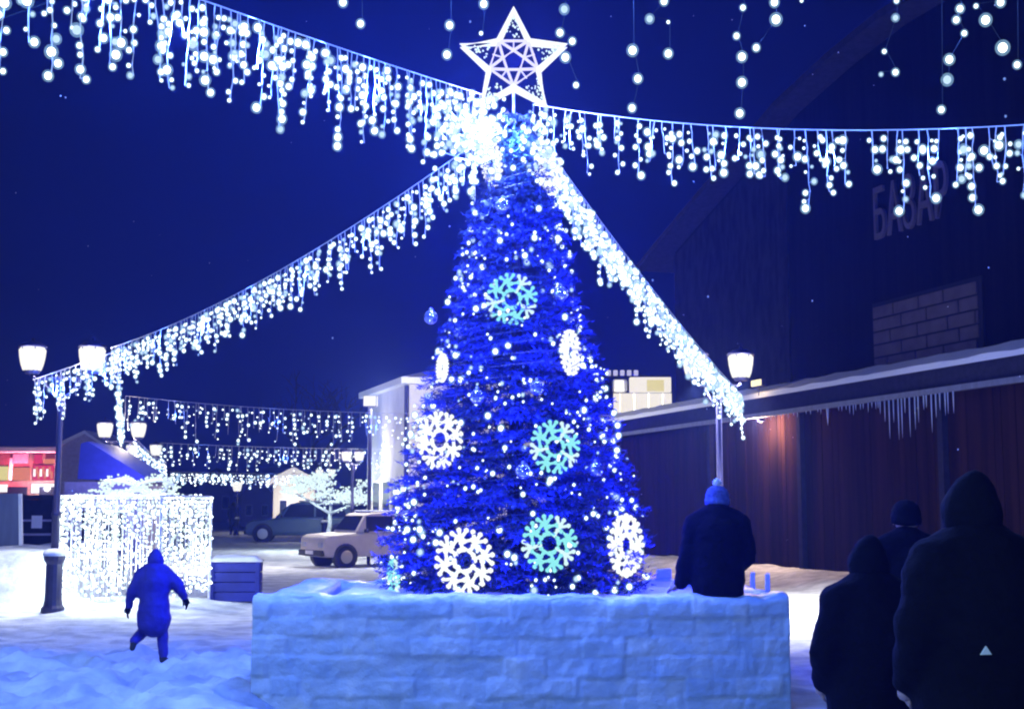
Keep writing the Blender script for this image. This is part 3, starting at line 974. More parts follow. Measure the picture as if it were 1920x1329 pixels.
b = P(1350, 900, 20.4)
street_lamp('lantern post at the foot of the steep garland, beside the barn and seated person', (b.x, 20.4, 0.0), 3.98, 2, 900, gap=.35, gcol=(1, .97, .93))
street_lamp('double lantern post beyond the gift box, second along the street', (P(225, 900, 33.5).x, 33.5, 0), 3.72, 2, 330, gap=.42, gcol=(1, .86, .66))
street_lamp('double lantern post third along the street, over the gift bow', (P(268, 900, 45).x, 45, 0), 3.68, 2, 35, gap=.40)
street_lamp('double lantern post by the dark teal car under the floodlit house', (P(661, 900, 44).x, 44, 0), P(661, 838, 44).z, 2, 200, gcol=(1, .93, .78), gap=.21, ls=.85)
street_lamp('double lantern post behind the light-covered shrub', (P(610, 900, 56).x, 56, 0), P(610, 872, 56).z, 2, 30, gap=.25, ls=.8)
street_lamp('single low lantern behind the distant walker', (P(445, 900, 70).x, 70, 0), P(445, 905, 70).z + .02, 1, 60, ls=1.3)

# ------------------------------------------------------------------ the barn on the right
WA = Vector((14.28 - .294 * 40, 40, 0)); WU = Vector((.294 * 26, -26, 0)).normalized(); WN = Vector((-WU.y * -1, 0, 0))
WN = Vector((WU.y, -WU.x, 0)); 
if WN.x > 0: WN = -WN
def WP(u, n, z_): return WA + WU * u + WN * n + Vector((0, 0, z_))
def wall_uz(px, py, n=0.0):
    d = (P(px, py, 10) - Vector((0, 0, CAMZ)))
    o = Vector((0, 0, CAMZ)); q = WA + WN * n
    t = (q - o).dot(WN) / d.dot(WN)
    p = o + d * t
    return (p - WA).dot(WU), p.z
NW = -.6
barn = empty('market_barn', WP(14, NW, 0)); tag(barn, 'big dark barn with curved gable, faded lettering and a snowy lean-to roof', 'barn')
def bbuild(m, name, mat, bevel=0, smooth=False, parent=None):
    m.v = [tuple(Vector(v) - barn.location) for v in m.v]
    return m.build(name, mat, parent or barn, smooth, bevel)
outl = [wall_uz(px, py, NW) for (px, py) in ((1266, 473), (1330, 400), (1400, 322), (1500, 210), (1600, 122), (1700, 45), (1800, -14), (1940, -75), (2150, -120))]
umax = outl[-1][0]
right = [(2 * umax - u, z_) for (u, z_) in outl[-2::-1]]
full = outl + right
poly = [WP(outl[0][0], NW, 0)] + [WP(u, NW, z_) for (u, z_) in full] + [WP(full[-1][0], NW, 0)]
m = MB(); m.prism(poly, WN * -.25); bbuild(m, 'gable_wall', M['barn'])
m = MB()
top = [WP(u, 0.05, z_ + .02) for (u, z_) in [wall_uz(1233, 512, NW)] + full + [(full[-1][0] + .35, full[-1][1] - .35)]]
vs = []
for p in top: vs += [p, p + WN * -11, p + WN * -11 + Vector((0, 0, .16)), p + Vector((0, 0, .16))]
fs = []
for i in range(len(top) - 1):
    for k in range(4): fs.append((i * 4 + k, i * 4 + (k + 1) % 4, (i + 1) * 4 + (k + 1) % 4, (i + 1) * 4 + k))
m.add(vs, fs); bbuild(m, 'roof', M['fascia'])
# far side wall under the roof
m = MB(); q = outl[0]
m.prism([WP(q[0] + .02, NW - .26, 0), WP(q[0] + .02, NW - 11, 0), WP(q[0] + .02, NW - 11, q[1] - .05), WP(q[0] + .02, NW - .26, q[1] - .05)], WU * .2); bbuild(m, 'side_wall', M['barn'])
# shingled panel at the far end of the gable
u1, _ = wall_uz(1478, 400, NW)
pl = [p for p in outl if p[0] < u1 - .05]
lastz = outl[len(pl)][1] - (outl[len(pl)][0] - u1) / max(.01, outl[len(pl)][0] - outl[len(pl) - 1][0]) * (outl[len(pl)][1] - outl[len(pl) - 1][1])
pp = [(pl[0][0] + .03, 3.9)] + [(u + .03, z_ - .12) for (u, z_) in pl] + [(u1, lastz - .15), (u1, 3.9)]
m = MB(); m.prism([WP(u, NW + .003, z_) for (u, z_) in pp], WN * .05); bbuild(m, 'shingle_panel', M['shingle'])
# raised dark bay
ub, _ = wall_uz(1484, 500, NW); uc, _ = wall_uz(2060, 500, NW)
m = MB(); zb_ = wall_uz(1484, 412, NW)[1]
m.prism([WP(ub, NW + .003, 3.9), WP(uc, NW + .003, 3.9), WP(uc, NW + .003, zb_ - .6), WP(ub, NW + .003, zb_ - .6)], WN * .035); bbuild(m, 'board_bay', M['barn'])
# pale blocked-up window
ua, z0 = wall_uz(1648, 690, NW); ue, z1 = wall_uz(1842, 523, NW)
m = MB(); m.prism([WP(ua - .06, NW + .04, z0 - .3), WP(ue + .06, NW + .04, z0 - .3), WP(ue + .06, NW + .04, z1 + .05), WP(ua - .06, NW + .04, z1 + .05)], WN * .03); bbuild(m, 'window_backing', M['mortar'])
win = MB(); rg = random.Random(6); rows = 6; zb0 = z0 - .3
for r_ in range(rows):
    za = zb0 + (z1 - zb0) * r_ / rows; zc = zb0 + (z1 - zb0) * (r_ + 1) / rows - .035
    u = ua - (.3 if r_ % 2 else 0) * .9
    while u < ue:
        uu = min(ue, u + rg.uniform(.75, 1.05)); us = max(ua, u)
        if uu - us > .08:
            win.prism([WP(us, NW + .072, za), WP(uu - .035, NW + .072, za), WP(uu - .035, NW + .072, zc), WP(us, NW + .072, zc)], WN * .03)
        u = uu
bbuild(win, 'blocked_window', M['pale_brick'], bevel=.01)
# lettering
ul, zl0 = wall_uz(1648, 452, NW); ur, zr0 = wall_uz(1786, 420, NW)
zl1 = wall_uz(1648, 352, NW)[1]
fc = bpy.data.curves.new('lettering', 'FONT'); fc.body = 'БАЗАР'; fc.extrude = .03; fc.offset = -.002
fo = bpy.data.objects.new('lettering_source', fc); COL.objects.link(fo)
bpy.context.view_layer.update()
dg = bpy.context.evaluated_depsgraph_get()
fme = bpy.data.meshes.new_from_object(fo.evaluated_get(dg))
bpy.data.objects.remove(fo)
xs_ = [v.co.x for v in fme.vertices]; ys_ = [v.co.y for v in fme.vertices]
fx0, fx1, fy0, fy1 = min(xs_), max(xs_), min(ys_), max(ys_)
for v in fme.vertices:
    a = (v.co.x - fx0) / (fx1 - fx0); b_ = (v.co.y - fy0) / (fy1 - fy0)
    v.co = WP(ul + (ur - ul) * a, NW + .075 + v.co.z, zl0 + (zl1 - zl0) * b_) - barn.location
fme.materials.clear(); fme.materials.append(M['sign_paint'])
lo = bpy.data.objects.new('lettering', fme); COL.objects.link(lo); lo.parent = barn
# plank wall under the lean-to: runs further than the gable
u0, _ = wall_uz(1140, 900, NW)
uE = 32.0
m = MB(); rg = random.Random(12); u = u0
while u < uE:
    wd = rg.uniform(.16, .24)
    m.prism([WP(u, NW + .05, -.1), WP(u + wd - .012, NW + .05, -.1), WP(u + wd - .012, NW + .05, 3.72), WP(u, NW + .05, 3.72)], WN * rg.uniform(.03, .045))
    u += wd
bbuild(m, 'plank_wall', M['plank'])
m = MB(); m.prism([WP(u0, NW + .045, -.1), WP(uE, NW + .045, -.1), WP(uE, NW + .045, 3.7), WP(u0, NW + .045, 3.7)], WN * -.03); bbuild(m, 'wall_backing', M['mortar'])
ug, _ = wall_uz(1512, 900, NW)
for uu in (ug, ug + 5.2, ug - 4.6):
    m = MB(); m.prism([WP(uu, NW + .1, 0), WP(uu + .16, NW + .1, 0), WP(uu + .16, NW + .1, 3.7), WP(uu, NW + .1, 3.7)], WN * .12); bbuild(m, 'wall_post', M['fascia'])
# lean-to roof, fascia, snow, gutter
def strip(name, mat, n0, n1, z0_, z1_, zz0=None, smooth=False, wob=0):
    m = MB(); k = 80; vs = []; fs = []
    for i in range(k + 1):
        u = u0 - .1 + (uE - u0) * i / k
        wz = wob * noise.noise(Vector((u * 1.4, n0, 3)))
        vs += [WP(u, n0, z0_), WP(u, n1, z0_ if zz0 is None else zz0), WP(u, n1, z1_ + wz + (0 if zz0 is None else zz0 - z0_)), WP(u, n0, z1_ + wz)]
    for i in range(k):
        for j in range(4): fs.append((i * 4 + j, i * 4 + (j + 1) % 4, (i + 1) * 4 + (j + 1) % 4, (i + 1) * 4 + j))
    fs.append((0, 1, 2, 3)); fs.append(tuple(k * 4 + j for j in (3, 2, 1, 0)))
    m.add(vs, fs); return bbuild(m, name, mat, 0, smooth)
ze = wall_uz(1700, 695, 0)[1]
strip('lean_to_roof', M['fascia'], .0, NW + .02, ze - .14, ze - .06, zz0=ze + .12)
strip('fascia', M['fascia'], .04, .003, ze - .46, ze - .07)
strip('roof_snow', M['snow_cap'], .05, NW + .1, ze - .058, ze + .05, zz0=ze + .17, wob=.04, smooth=False)
strip('gutter', M['grey_panel'], .12, .043, ze - .50, ze - .40)
# icicles
rg = random.Random(15)
ics = [(1551, .34, .03)]
for px in range(1570, 1650, 7): ics.append((px + rg.uniform(-2, 2), rg.uniform(.08, .2), .012))
for px in range(1650, 1790, 8): ics.append((px + rg.uniform(-2, 2), rg.uniform(.2, .75), .014))
for px in range(1420, 1545, 11): ics.append((px + rg.uniform(-3, 3), rg.uniform(.05, .12), .010))
for (px, ln, r) in ics:
    u, _ = wall_uz(px, 745, .08)
    m = MB(); c = WP(u, .08, ze - .50)
    m.tube([c, c + Vector((0, 0, -ln * .4)), c + Vector((0, 0, -ln * .8)), c + Vector((0, 0, -ln))], [r, r * .7, r * .35, .001], 6)
    bbuild(m, 'icicle', M['icicle'], smooth=True)
# small yellow floodlight fixed on the lean-to roof edge, and a warm lamp under it
u, z_ = wall_uz(1424, 718, .1)
fl = empty('floodlight', WP(u, .12, z_)); tag(fl, 'small yellow floodlight on the lean-to roof edge beside the lantern', 'floodlight')
ang = math.atan2(WU.y, WU.x)
m = MB(); m.box((0, 0, 0), (.50, .10, .16)); o = m.build('housing', M['iron'], fl, bevel=.01); o.rotation_euler = (0, 0, ang)
m = MB(); m.box((0, 0, 0), (.46, .02, .13)); o = m.build('lens', M['warm_glow'], fl); o.location = WN * .062; o.rotation_euler = (0, 0, ang)
m = MB(); m.tube([(0, 0, -.08), (0, 0, -.28)], .015, 6); m.build('bracket', M['iron'], fl)
lamp(WN * .25, 5, WARM, fl)
u, z_ = wall_uz(1462, 800, NW)
wl = empty('wall_lamp', WP(u, NW + .46, ze - .56)); tag(wl, 'warm lamp tucked under the lean-to eave washing the brown planks', 'wall lamp')
m = MB(); m.lathe([(.09, 0), (.08, .05), (.03, .08)], n=12); m.build('shade', M['iron'], wl)
m = MB(); m.ball((0, 0, -.01), .035, 2); m.build('bulb', M['warm_glow'], wl, True)
WALL_WARM = 230
lamp(WN * .10 + Vector((0, 0, -.10)), WALL_WARM, (1.0, .64, .44), wl, radius=.04)

# ------------------------------------------------------------------ buildings and kiosks round the square
def at_px(px, y): return P(px, 945, y).x
# floodlit house, corner at px 763
hy = 41.0
cx = at_px(763, hy); ztop = P(763, 714, hy).z
house = empty('house', (cx, hy, 0)); tag(house, 'pale floodlit two-storey house with snowy roof, half hidden behind the christmas tree', 'house')
dirL = Vector((P(688, 945, 46.5).x - cx, 5.5, 0)); LL = dirL.length; dirL.normalize()
dirR = Vector((.93, .36, 0)).normalized(); LR = 4.6
m = MB()
a = Vector((0, 0, 0)); b_ = dirL * LL; c_ = dirL * LL + dirR * LR; d_ = dirR * LR
m.prism([a, d_, c_, b_], (0, 0, ztop - .1)); m.build('wall', M['plaster'], house)
m = MB(); ov = .28
ea = -dirL * ov - dirR * ov; eb = dirL * (LL + ov) - dirR * ov; ec = dirL * (LL + ov) + dirR * (LR + ov); ed = -dirL * ov + dirR * (LR + ov)
zr = ztop - .1
r1 = dirR * (LR / 2) + dirL * 1.6; r2 = dirR * (LR / 2) + dirL * (LL - 1.6)
vs = [ea + Vector((0, 0, zr)), eb + Vector((0, 0, zr)), ec + Vector((0, 0, zr)), ed + Vector((0, 0, zr)),
      ea + Vector((0, 0, zr + .2)), eb + Vector((0, 0, zr + .2)), ec + Vector((0, 0, zr + .2)), ed + Vector((0, 0, zr + .2)), r1 + Vector((0, 0, zr + .9)), r2 + Vector((0, 0, zr + .9))]
m.add(vs, [(0, 1, 2, 3), (0, 4, 5, 1), (1, 5, 6, 2), (2, 6, 7, 3), (3, 7, 4, 0), (4, 8, 9, 5), (5, 9, 6), (6, 9, 8, 7), (7, 8, 4)])
m.build('roof', M['snow_cap'], house)
m = MB(); m.tube([-dirL * .08 - dirR * .06, -dirL * .08 - dirR * .06 + Vector((0, 0, ztop - .15))], .07, 8); m.build('downpipe', M['iron'], house)
for (tt, z0_) in ((.2, 1.1), (.45, 1.1), (.7, 1.1)):
    p = dirL * LL * tt - dirR * .01
    nrm = -dirR
    m = MB(); s = dirL * .55
    m.prism([p - s + Vector((0, 0, z0_)), p + s + Vector((0, 0, z0_)), p + s + Vector((0, 0, z0_ + 1.3)), p - s + Vector((0, 0, z0_ + 1.3))], nrm * .05)
    wo = m.build('window', M['white_paint'], house)
    m = MB(); s = dirL * .47
    m.prism([p - s + nrm * .052 + Vector((0, 0, z0_ + .08)), p + s + nrm * .052 + Vector((0, 0, z0_ + .08)), p + s + nrm * .052 + Vector((0, 0, z0_ + 1.22)), p - s + nrm * .052 + Vector((0, 0, z0_ + 1.22))], nrm * .012)
    m.build('pane', M['dark_window'], wo)
fx = P(694, 752, 36)
flh = empty('floodlight', fx); tag(flh, 'dazzling floodlight against the pale wall of the house', 'floodlight')
m = MB(); m.box((0, 0, 0), (.36, .2, .30)); m.build('housing', M['iron'], flh, bevel=.02)
m = MB(); m.box((0, 0, 0), (.33, .02, .27)); o = m.build('lens', M['lantern'], flh); o.location = (0, -.115, 0)
m = MB(); m.box((0, 0, 0), (.02, .18, .26)); o = m.build('side_lens', M['lantern'], flh); o.location = (.192, 0, 0)
m = MB(); m.tube([(0, .05, -.2), (0, .05, -fx.z)], .05, 8); m.build('mast', M['iron'], flh)
lamp((.5, .1, 0), 420, (1, .97, .9), flh, radius=.1)
lamp((.0, -.4, 0), 60, (1, .97, .9), flh, radius=.1)

# shop with red signs, far left
shop = empty('shop', (at_px(40, 62), 62, 0)); tag(shop, 'long low shop with glowing red signs and bright windows, behind the snow bank', 'shop')
ox = shop.location.x
def X(px): return at_px(px, 62) - ox
def Zp(py): return P(100, py, 62).z
m = MB(); m.box(((X(-160) + X(178)) / 2, 3.0, Zp(848) / 2), (X(178) - X(-160), 5.6, Zp(848))); m.build('wall', M['brown_wall'], shop)
m = MB(); m.box(((X(-165) + X(182)) / 2, 2.8, Zp(843)), (X(182) - X(-165), 6.6, .28)); m.build('roof', M['snow_cap'], shop, bevel=.05)
for (a, b2, c, d, mt) in ((-60, 12, 874, 900, 'yellow_glow'), (16, 52, 876, 900, 'orange_glow'), (58, 96, 872, 900, 'red_glow'), (112, 150, 876, 899, 'red_glow'), (154, 178, 876, 898, 'red_glow')):
    m = MB(); m.box(((X(a) + X(b2)) / 2, .12, (Zp(c) + Zp(d)) / 2), (X(b2) - X(a), .14, Zp(c) - Zp(d))); m.build('sign_box', M[mt], shop, bevel=.03)
for (a, b2, c, d) in ((-40, 10, 908, 922), (56, 98, 906, 924), (62, 80, 893, 898), (130, 144, 893, 898)):
    m = MB(); m.box(((X(a) + X(b2)) / 2, .14, (Zp(c) + Zp(d)) / 2), (X(b2) - X(a), .12, Zp(c) - Zp(d))); m.build('lit_window', M['white_glow'], shop)
for (a, b2, c, d, mt) in ((20, 48, 850, 868, 'lilac_wall'), (60, 74, 852, 868, 'red_glow'), (78, 98, 860, 869, 'orange_glow'), (126, 134, 866, 872, 'red_glow'), (14, 20, 858, 900, 'white_paint'), (100, 104, 852, 904, 'white_paint'), (152, 154, 850, 904, 'white_paint')):
    m = MB(); m.box(((X(a) + X(b2)) / 2, .08, (Zp(c) + Zp(d)) / 2), (X(b2) - X(a), .2, abs(Zp(c) - Zp(d)))); m.build('sign_box' if 'glow' in mt else 'pilaster', M[mt], shop, bevel=.03)
for i_ in range(9):
    m = MB(); m.box((X(62 + i_ * 4), .03, Zp(886) + .12 * math.sin(i_ * 2.1)), (.10, .05, .34)); m.build('sign_stroke', M['orange_glow' if i_ % 3 else 'white_glow'], shop)
for a in (-30, 30, 90, 130):
    m = MB(); m.box((X(a), .1, 1.2), (.9, .1, 2.4)); m.build('door', M['dark_window'], shop)
for i, px in enumerate((20, 75, 135)):
    lamp((X(px), -.5, Zp(888)), 60, (1, .12, .2), shop, radius=.1)
lamp((X(76), -.7, Zp(915)), 60, (1, .95, .95), shop, radius=.1)
# lilac house beside it
lh = empty('lilac_house', (at_px(160, 58), 58, 0)); tag(lh, 'narrow lilac rendered house between the red shop and the kiosk', 'house')
def Zq(py): return P(150, py, 58).z
m = MB(); wq = 2.2
m.prism([(-wq / 2, 0, 0), (wq / 2, 0, 0), (wq / 2, 0, Zq(850)), (-.1, 0, Zq(812)), (-wq / 2, 0, Zq(835))], (0, 5, 0)); m.build('wall', M['lilac_wall'], lh)
m = MB(); m.prism([(-wq / 2 - .2, -.2, Zq(838)), (-.1, -.2, Zq(813)), (wq / 2 + .2, -.2, Zq(853)), (wq / 2 + .2, -.2, Zq(848)), (-.1, -.2, Zq(807)), (-wq / 2 - .2, -.2, Zq(832))], (0, 5.4, 0)); m.build('roof', M['snow_cap'], lh)
for sx in (-.5, .45):
    m = MB(); m.box((sx, -.02, 1.9), (.6, .06, .9)); m.build('window', M['dark_window'], lh)
# blue roofed kiosk
ks = empty('kiosk', (at_px(205, 30), 30, 0)); tag(ks, 'kiosk with a bright blue sloping roof behind the gift box', 'kiosk')
def Zk(py): return P(200, py, 30).z
kx0, kx1 = at_px(118, 30) - ks.location.x, at_px(268, 30) - ks.location.x
m = MB(); m.box(((kx0 + kx1) / 2, 1.0, Zk(903) / 2), (kx1 - kx0, 1.9, Zk(903))); m.build('wall', M['lilac_wall'], ks)
m = MB(); m.prism([(kx0 + .35, -.15, Zk(898)), (kx1 + .15, -.15, Zk(903)), (kx1 + .1, -.15, Zk(895)), (kx0 + .55, -.15, Zk(828)), (kx0 + .40, -.15, Zk(832))], (0, 2.3, 0)); m.build('roof', M['blue_roof'], ks)
m = MB(); m.box(((kx0 + kx1) / 2, .03, 1.1), (.9, .06, .7)); m.build('hatch', M['dark_window'], ks)
m = MB(); m.box(((kx0 + kx1) / 2, -.04, .70), (1.1, .2, .05)); m.build('counter', M['white_paint'], ks)
lamp((kx1 - .3, -1.2, Zk(890)), 30, (.25, .22, 1), ks, radius=.05)
# leaning grey panel at the frame edge
pn = empty('display_panel', P(14, 1035, 24)); pn.location.z = .1
tag(pn, 'grey leaning panel with a white edge standing behind the snow bank', 'panel')
zt = P(14, 925, 24).z - .1
m = MB(); m.prism([(-.30, 0, -.1), (.24, 0, -.1), (.13, .05, zt), (-.34, .05, zt)], (0, .06, 0)); m.build('board', M['grey_panel'], pn)
m = MB(); m.prism([(.245, -.01, -.1), (.30, -.01, -.1), (.18, .04, zt), (.135, .04, zt)], (0, .08, 0)); m.build('edge_rail', M['white_paint'], pn)
m = MB(); m.tube([(-.1, .1, zt * .8), (-.1, .9, -.1)], .03, 6); m.build('prop', M['iron'], pn)
# dark stall with a white notice behind the panel
stl = empty('stall', (at_px(66, 29), 29, 0)); tag(stl, 'dark open stall with a white notice, between the leaning panel and lamp post', 'stall')
def Zs(py): return P(60, py, 29).z
for sx in (-.42, .42):
    m = MB(); m.box((sx, 0, Zs(935) / 2), (.08, .08, Zs(935))); m.build('post', M['iron'], stl)
m = MB(); m.box((0, .3, Zs(932)), (1.1, .9, .1)); m.build('roof', M['fascia'], stl)
m = MB(); m.box((0, .5, Zs(935) / 2), (.9, .05, Zs(935) * .98)); m.build('back_board', M['fascia'], stl)
for zz in (.6, .95, 1.25):
    m = MB(); m.box((0, .25, zz), (.85, .4, .04)); m.build('shelf', M['lilac_wall'], stl)
m = MB(); m.box((.06, -.03, Zs(978)), (.22, .03, .27)); m.build('notice', M['white_paint'], stl)

# far houses across the street
def far_house(label, px0, px1, py_e, py_r, y, mat, lit=None, roofmat='snow_cap'):
    x0, x1 = at_px(px0, y), at_px(px1, y); c = (x0 + x1) / 2
    ze_, zr_ = P(px0, py_e, y).z, P(px0, py_r, y).z
    root = empty('house', (c, y, 0)); tag(root, label, 'house')
    hw = (x1 - x0) / 2
    m = MB(); m.prism([(-hw, 0, 0), (hw, 0, 0), (hw, 0, ze_), (0, 0, zr_ - .2), (-hw, 0, ze_)], (0, 8, 0)); m.build('wall', M[mat], root)
    m = MB(); m.prism([(-hw - .4, -.4, ze_ - .2), (0, -.4, zr_ - .15), (hw + .4, -.4, ze_ - .2), (hw + .4, -.4, ze_ + .1), (0, -.4, zr_ + .15), (-hw - .4, -.4, ze_ + .1)], (0, 8.8, 0)); m.build('roof', M[roofmat], root)
    for sx in (-.5, .5):
        m = MB(); m.box((hw * sx, -.03, ze_ * .5), (hw * .4, .06, ze_ * .35)); wo = m.build('window', M['white_paint'], root)
        m = MB(); m.box((hw * sx, -.07, ze_ * .5), (hw * .32, .03, ze_ * .28)); m.build('pane', M[lit or 'dark_window'], wo)
    return root
far_house('low gabled house straight behind the distant walker', 452, 512, 925, 893, 95, 'lilac_wall')
far_house('dim lilac house at the end of the street, beyond the low lantern', 372, 440, 905, 880, 120, 'lilac_wall', roofmat='fascia')
hc = far_house('cream lit house wall beside the light-covered shrub', 512, 590, 905, 880, 78, 'plaster')
lamp((0, -2.0, 1.6), 130, (1, .9, .7), hc, radius=.1)

# lit shop right of the tree
cs = empty('shop', (at_px(1200, 48), 48, 0)); tag(cs, 'cream lit shop sign building between the christmas tree and the barn', 'shop')
def Xc(px): return at_px(px, 48) - cs.location.x
def Zc(py): return P(1200, py, 48).z
m = MB(); m.box(((Xc(1080) + Xc(1262)) / 2, 3.1, Zc(778) / 2), (Xc(1262) - Xc(1080), 6, Zc(778))); m.build('wall', M['lilac_wall'], cs)
m = MB(); m.prism([(Xc(1152), 0, Zc(776)), (Xc(1262), 0, Zc(764)), (Xc(1262), 0, Zc(737)), (Xc(1152), 0, Zc(737))], (0, .1, 0)); m.build('lit_front', M['cream_glow'], cs)
m = MB(); m.box(((Xc(1182) + Xc(1260)) / 2, -.1, Zc(722)), (Xc(1260) - Xc(1182), .3, Zc(708) - Zc(736))); so = m.build('sign_box', M['cream_glow'], cs, bevel=.03)
m = MB(); m.box(((Xc(1214) + Xc(1246)) / 2, -.27, Zc(724)), (Xc(1246) - Xc(1214), .04, Zc(714) - Zc(735))); m.build('sign_field', M['yellow_glow'], so)
m = MB(); m.box(((Xc(1148) + Xc(1182)) / 2, .3, Zc(722)), (Xc(1178) - Xc(1150), .4, Zc(712) - Zc(736))); m.build('snow_cap', M['snow_cap'], cs, bevel=.08)
m = MB(); m.box(((Xc(1130) + Xc(1262)) / 2, 3.2, Zc(704)), (Xc(1262) - Xc(1130), 5.6, .1)); m.build('roof', M['fascia'], cs)
for i in range(5):
    m = MB(); wd = Xc(1149) - Xc(1140)
    x = Xc(1144 + i * 13); zz = Zc(698)
    m.box((x, .2, zz), (wd * .9, .12, .20)); m.build('roof_light', M['lilac_glow'], cs, bevel=.02)
for a in range(4):
    m = MB(); x = Xc(1164 + a * 27); m.box((x, -.03, Zc(755)), (.05, .05, Zc(738) - Zc(772))); m.build('mullion', M['white_paint'], cs)
lamp((Xc(1210), -1.2, Zc(740)), 90, (1, .9, .65), cs, radius=.1)

# ------------------------------------------------------------------ bare trees
def bare_tree(name, label, base, hgt, seed, mat, cat='tree', spread=.5, bulbs=0, depth=4, group=None):
    rg = random.Random(seed)
    root = empty(name, base); tag(root, label, cat, group)
    tr = MB(); cr_ = MB(); tips = []
    def grow(p, d, ln, r, lev, m):
        pts = [p]; q = p
        for i in range(3):
            d = (d + Vector((rg.uniform(-.2, .2), rg.uniform(-.2, .2), rg.uniform(-.05, .12)))).normalized()
            q = q + d * (ln / 3); pts.append(q)
        m.tube(pts, [r, r * .88, r * .76, r * .62], 6 if lev < 2 else 4)
        tips.extend(pts[1:])
        if lev >= depth: return
        for k in range(rg.choice((3, 4)) if lev < 2 else 3):
            a = rg.uniform(0, 6.28)
            side = Vector((math.cos(a), math.sin(a), rg.uniform(.0, .5)))
            grow(pts[rg.choice((2, 3))], (d * (1 - spread) + side * spread).normalized(), ln * rg.uniform(.6, .8), r * .58, lev + 1, cr_)
    grow(Vector((0, 0, -.1)), Vector((0, 0, 1)), hgt * .34, hgt * .022 + .02, 0, tr)
    tr.build('trunk', mat, root, True); cr_.build('crown', mat, root, True)
    return root, tips
sh, tips = bare_tree('lit_tree', 'small bare tree wrapped in white lights behind the parked cars', (at_px(612, 47), 47, 0), 4.1, 5, M['frost_bark'], spread=.80, depth=5)
rg = random.Random(41)
bl = [(sh.location + t + Vector((rg.uniform(-.08, .08), rg.uniform(-.08, .08), rg.uniform(-.06, .06))), rg.uniform(.03, .06)) for t in tips if t.z > .9 for _ in (0, 1, 2)]
rg.shuffle(bl)
put_bulbs(sh, bl[:1500], 'bulb_mint', 100)
lamp((.2, -1.3, 2.0), 60, (.85, 1, .92), sh); lamp((-1.2, -1.0, 1.8), 50, (.85, 1, .92), sh)
fs2, t2 = bare_tree('frosty_shrub', 'frosted grey shrub rising behind the cream car', (at_px(700, 40), 40, 0), 1.9, 9, M['frost_bark'], 'shrub', spread=.75)
bare_tree('dark_tree', 'dark leafless tree far behind the level garlands', (at_px(590, 85), 85, 0), 11.5, 14, M['bark'], spread=.5, depth=5, group='leafless trees behind the square')
bare_tree('dark_tree', 'dark leafless tree behind the cream lit shop', (at_px(1110, 80), 80, 0), 10.5, 15, M['bark'], spread=.5, depth=5, group='leafless trees behind the square')

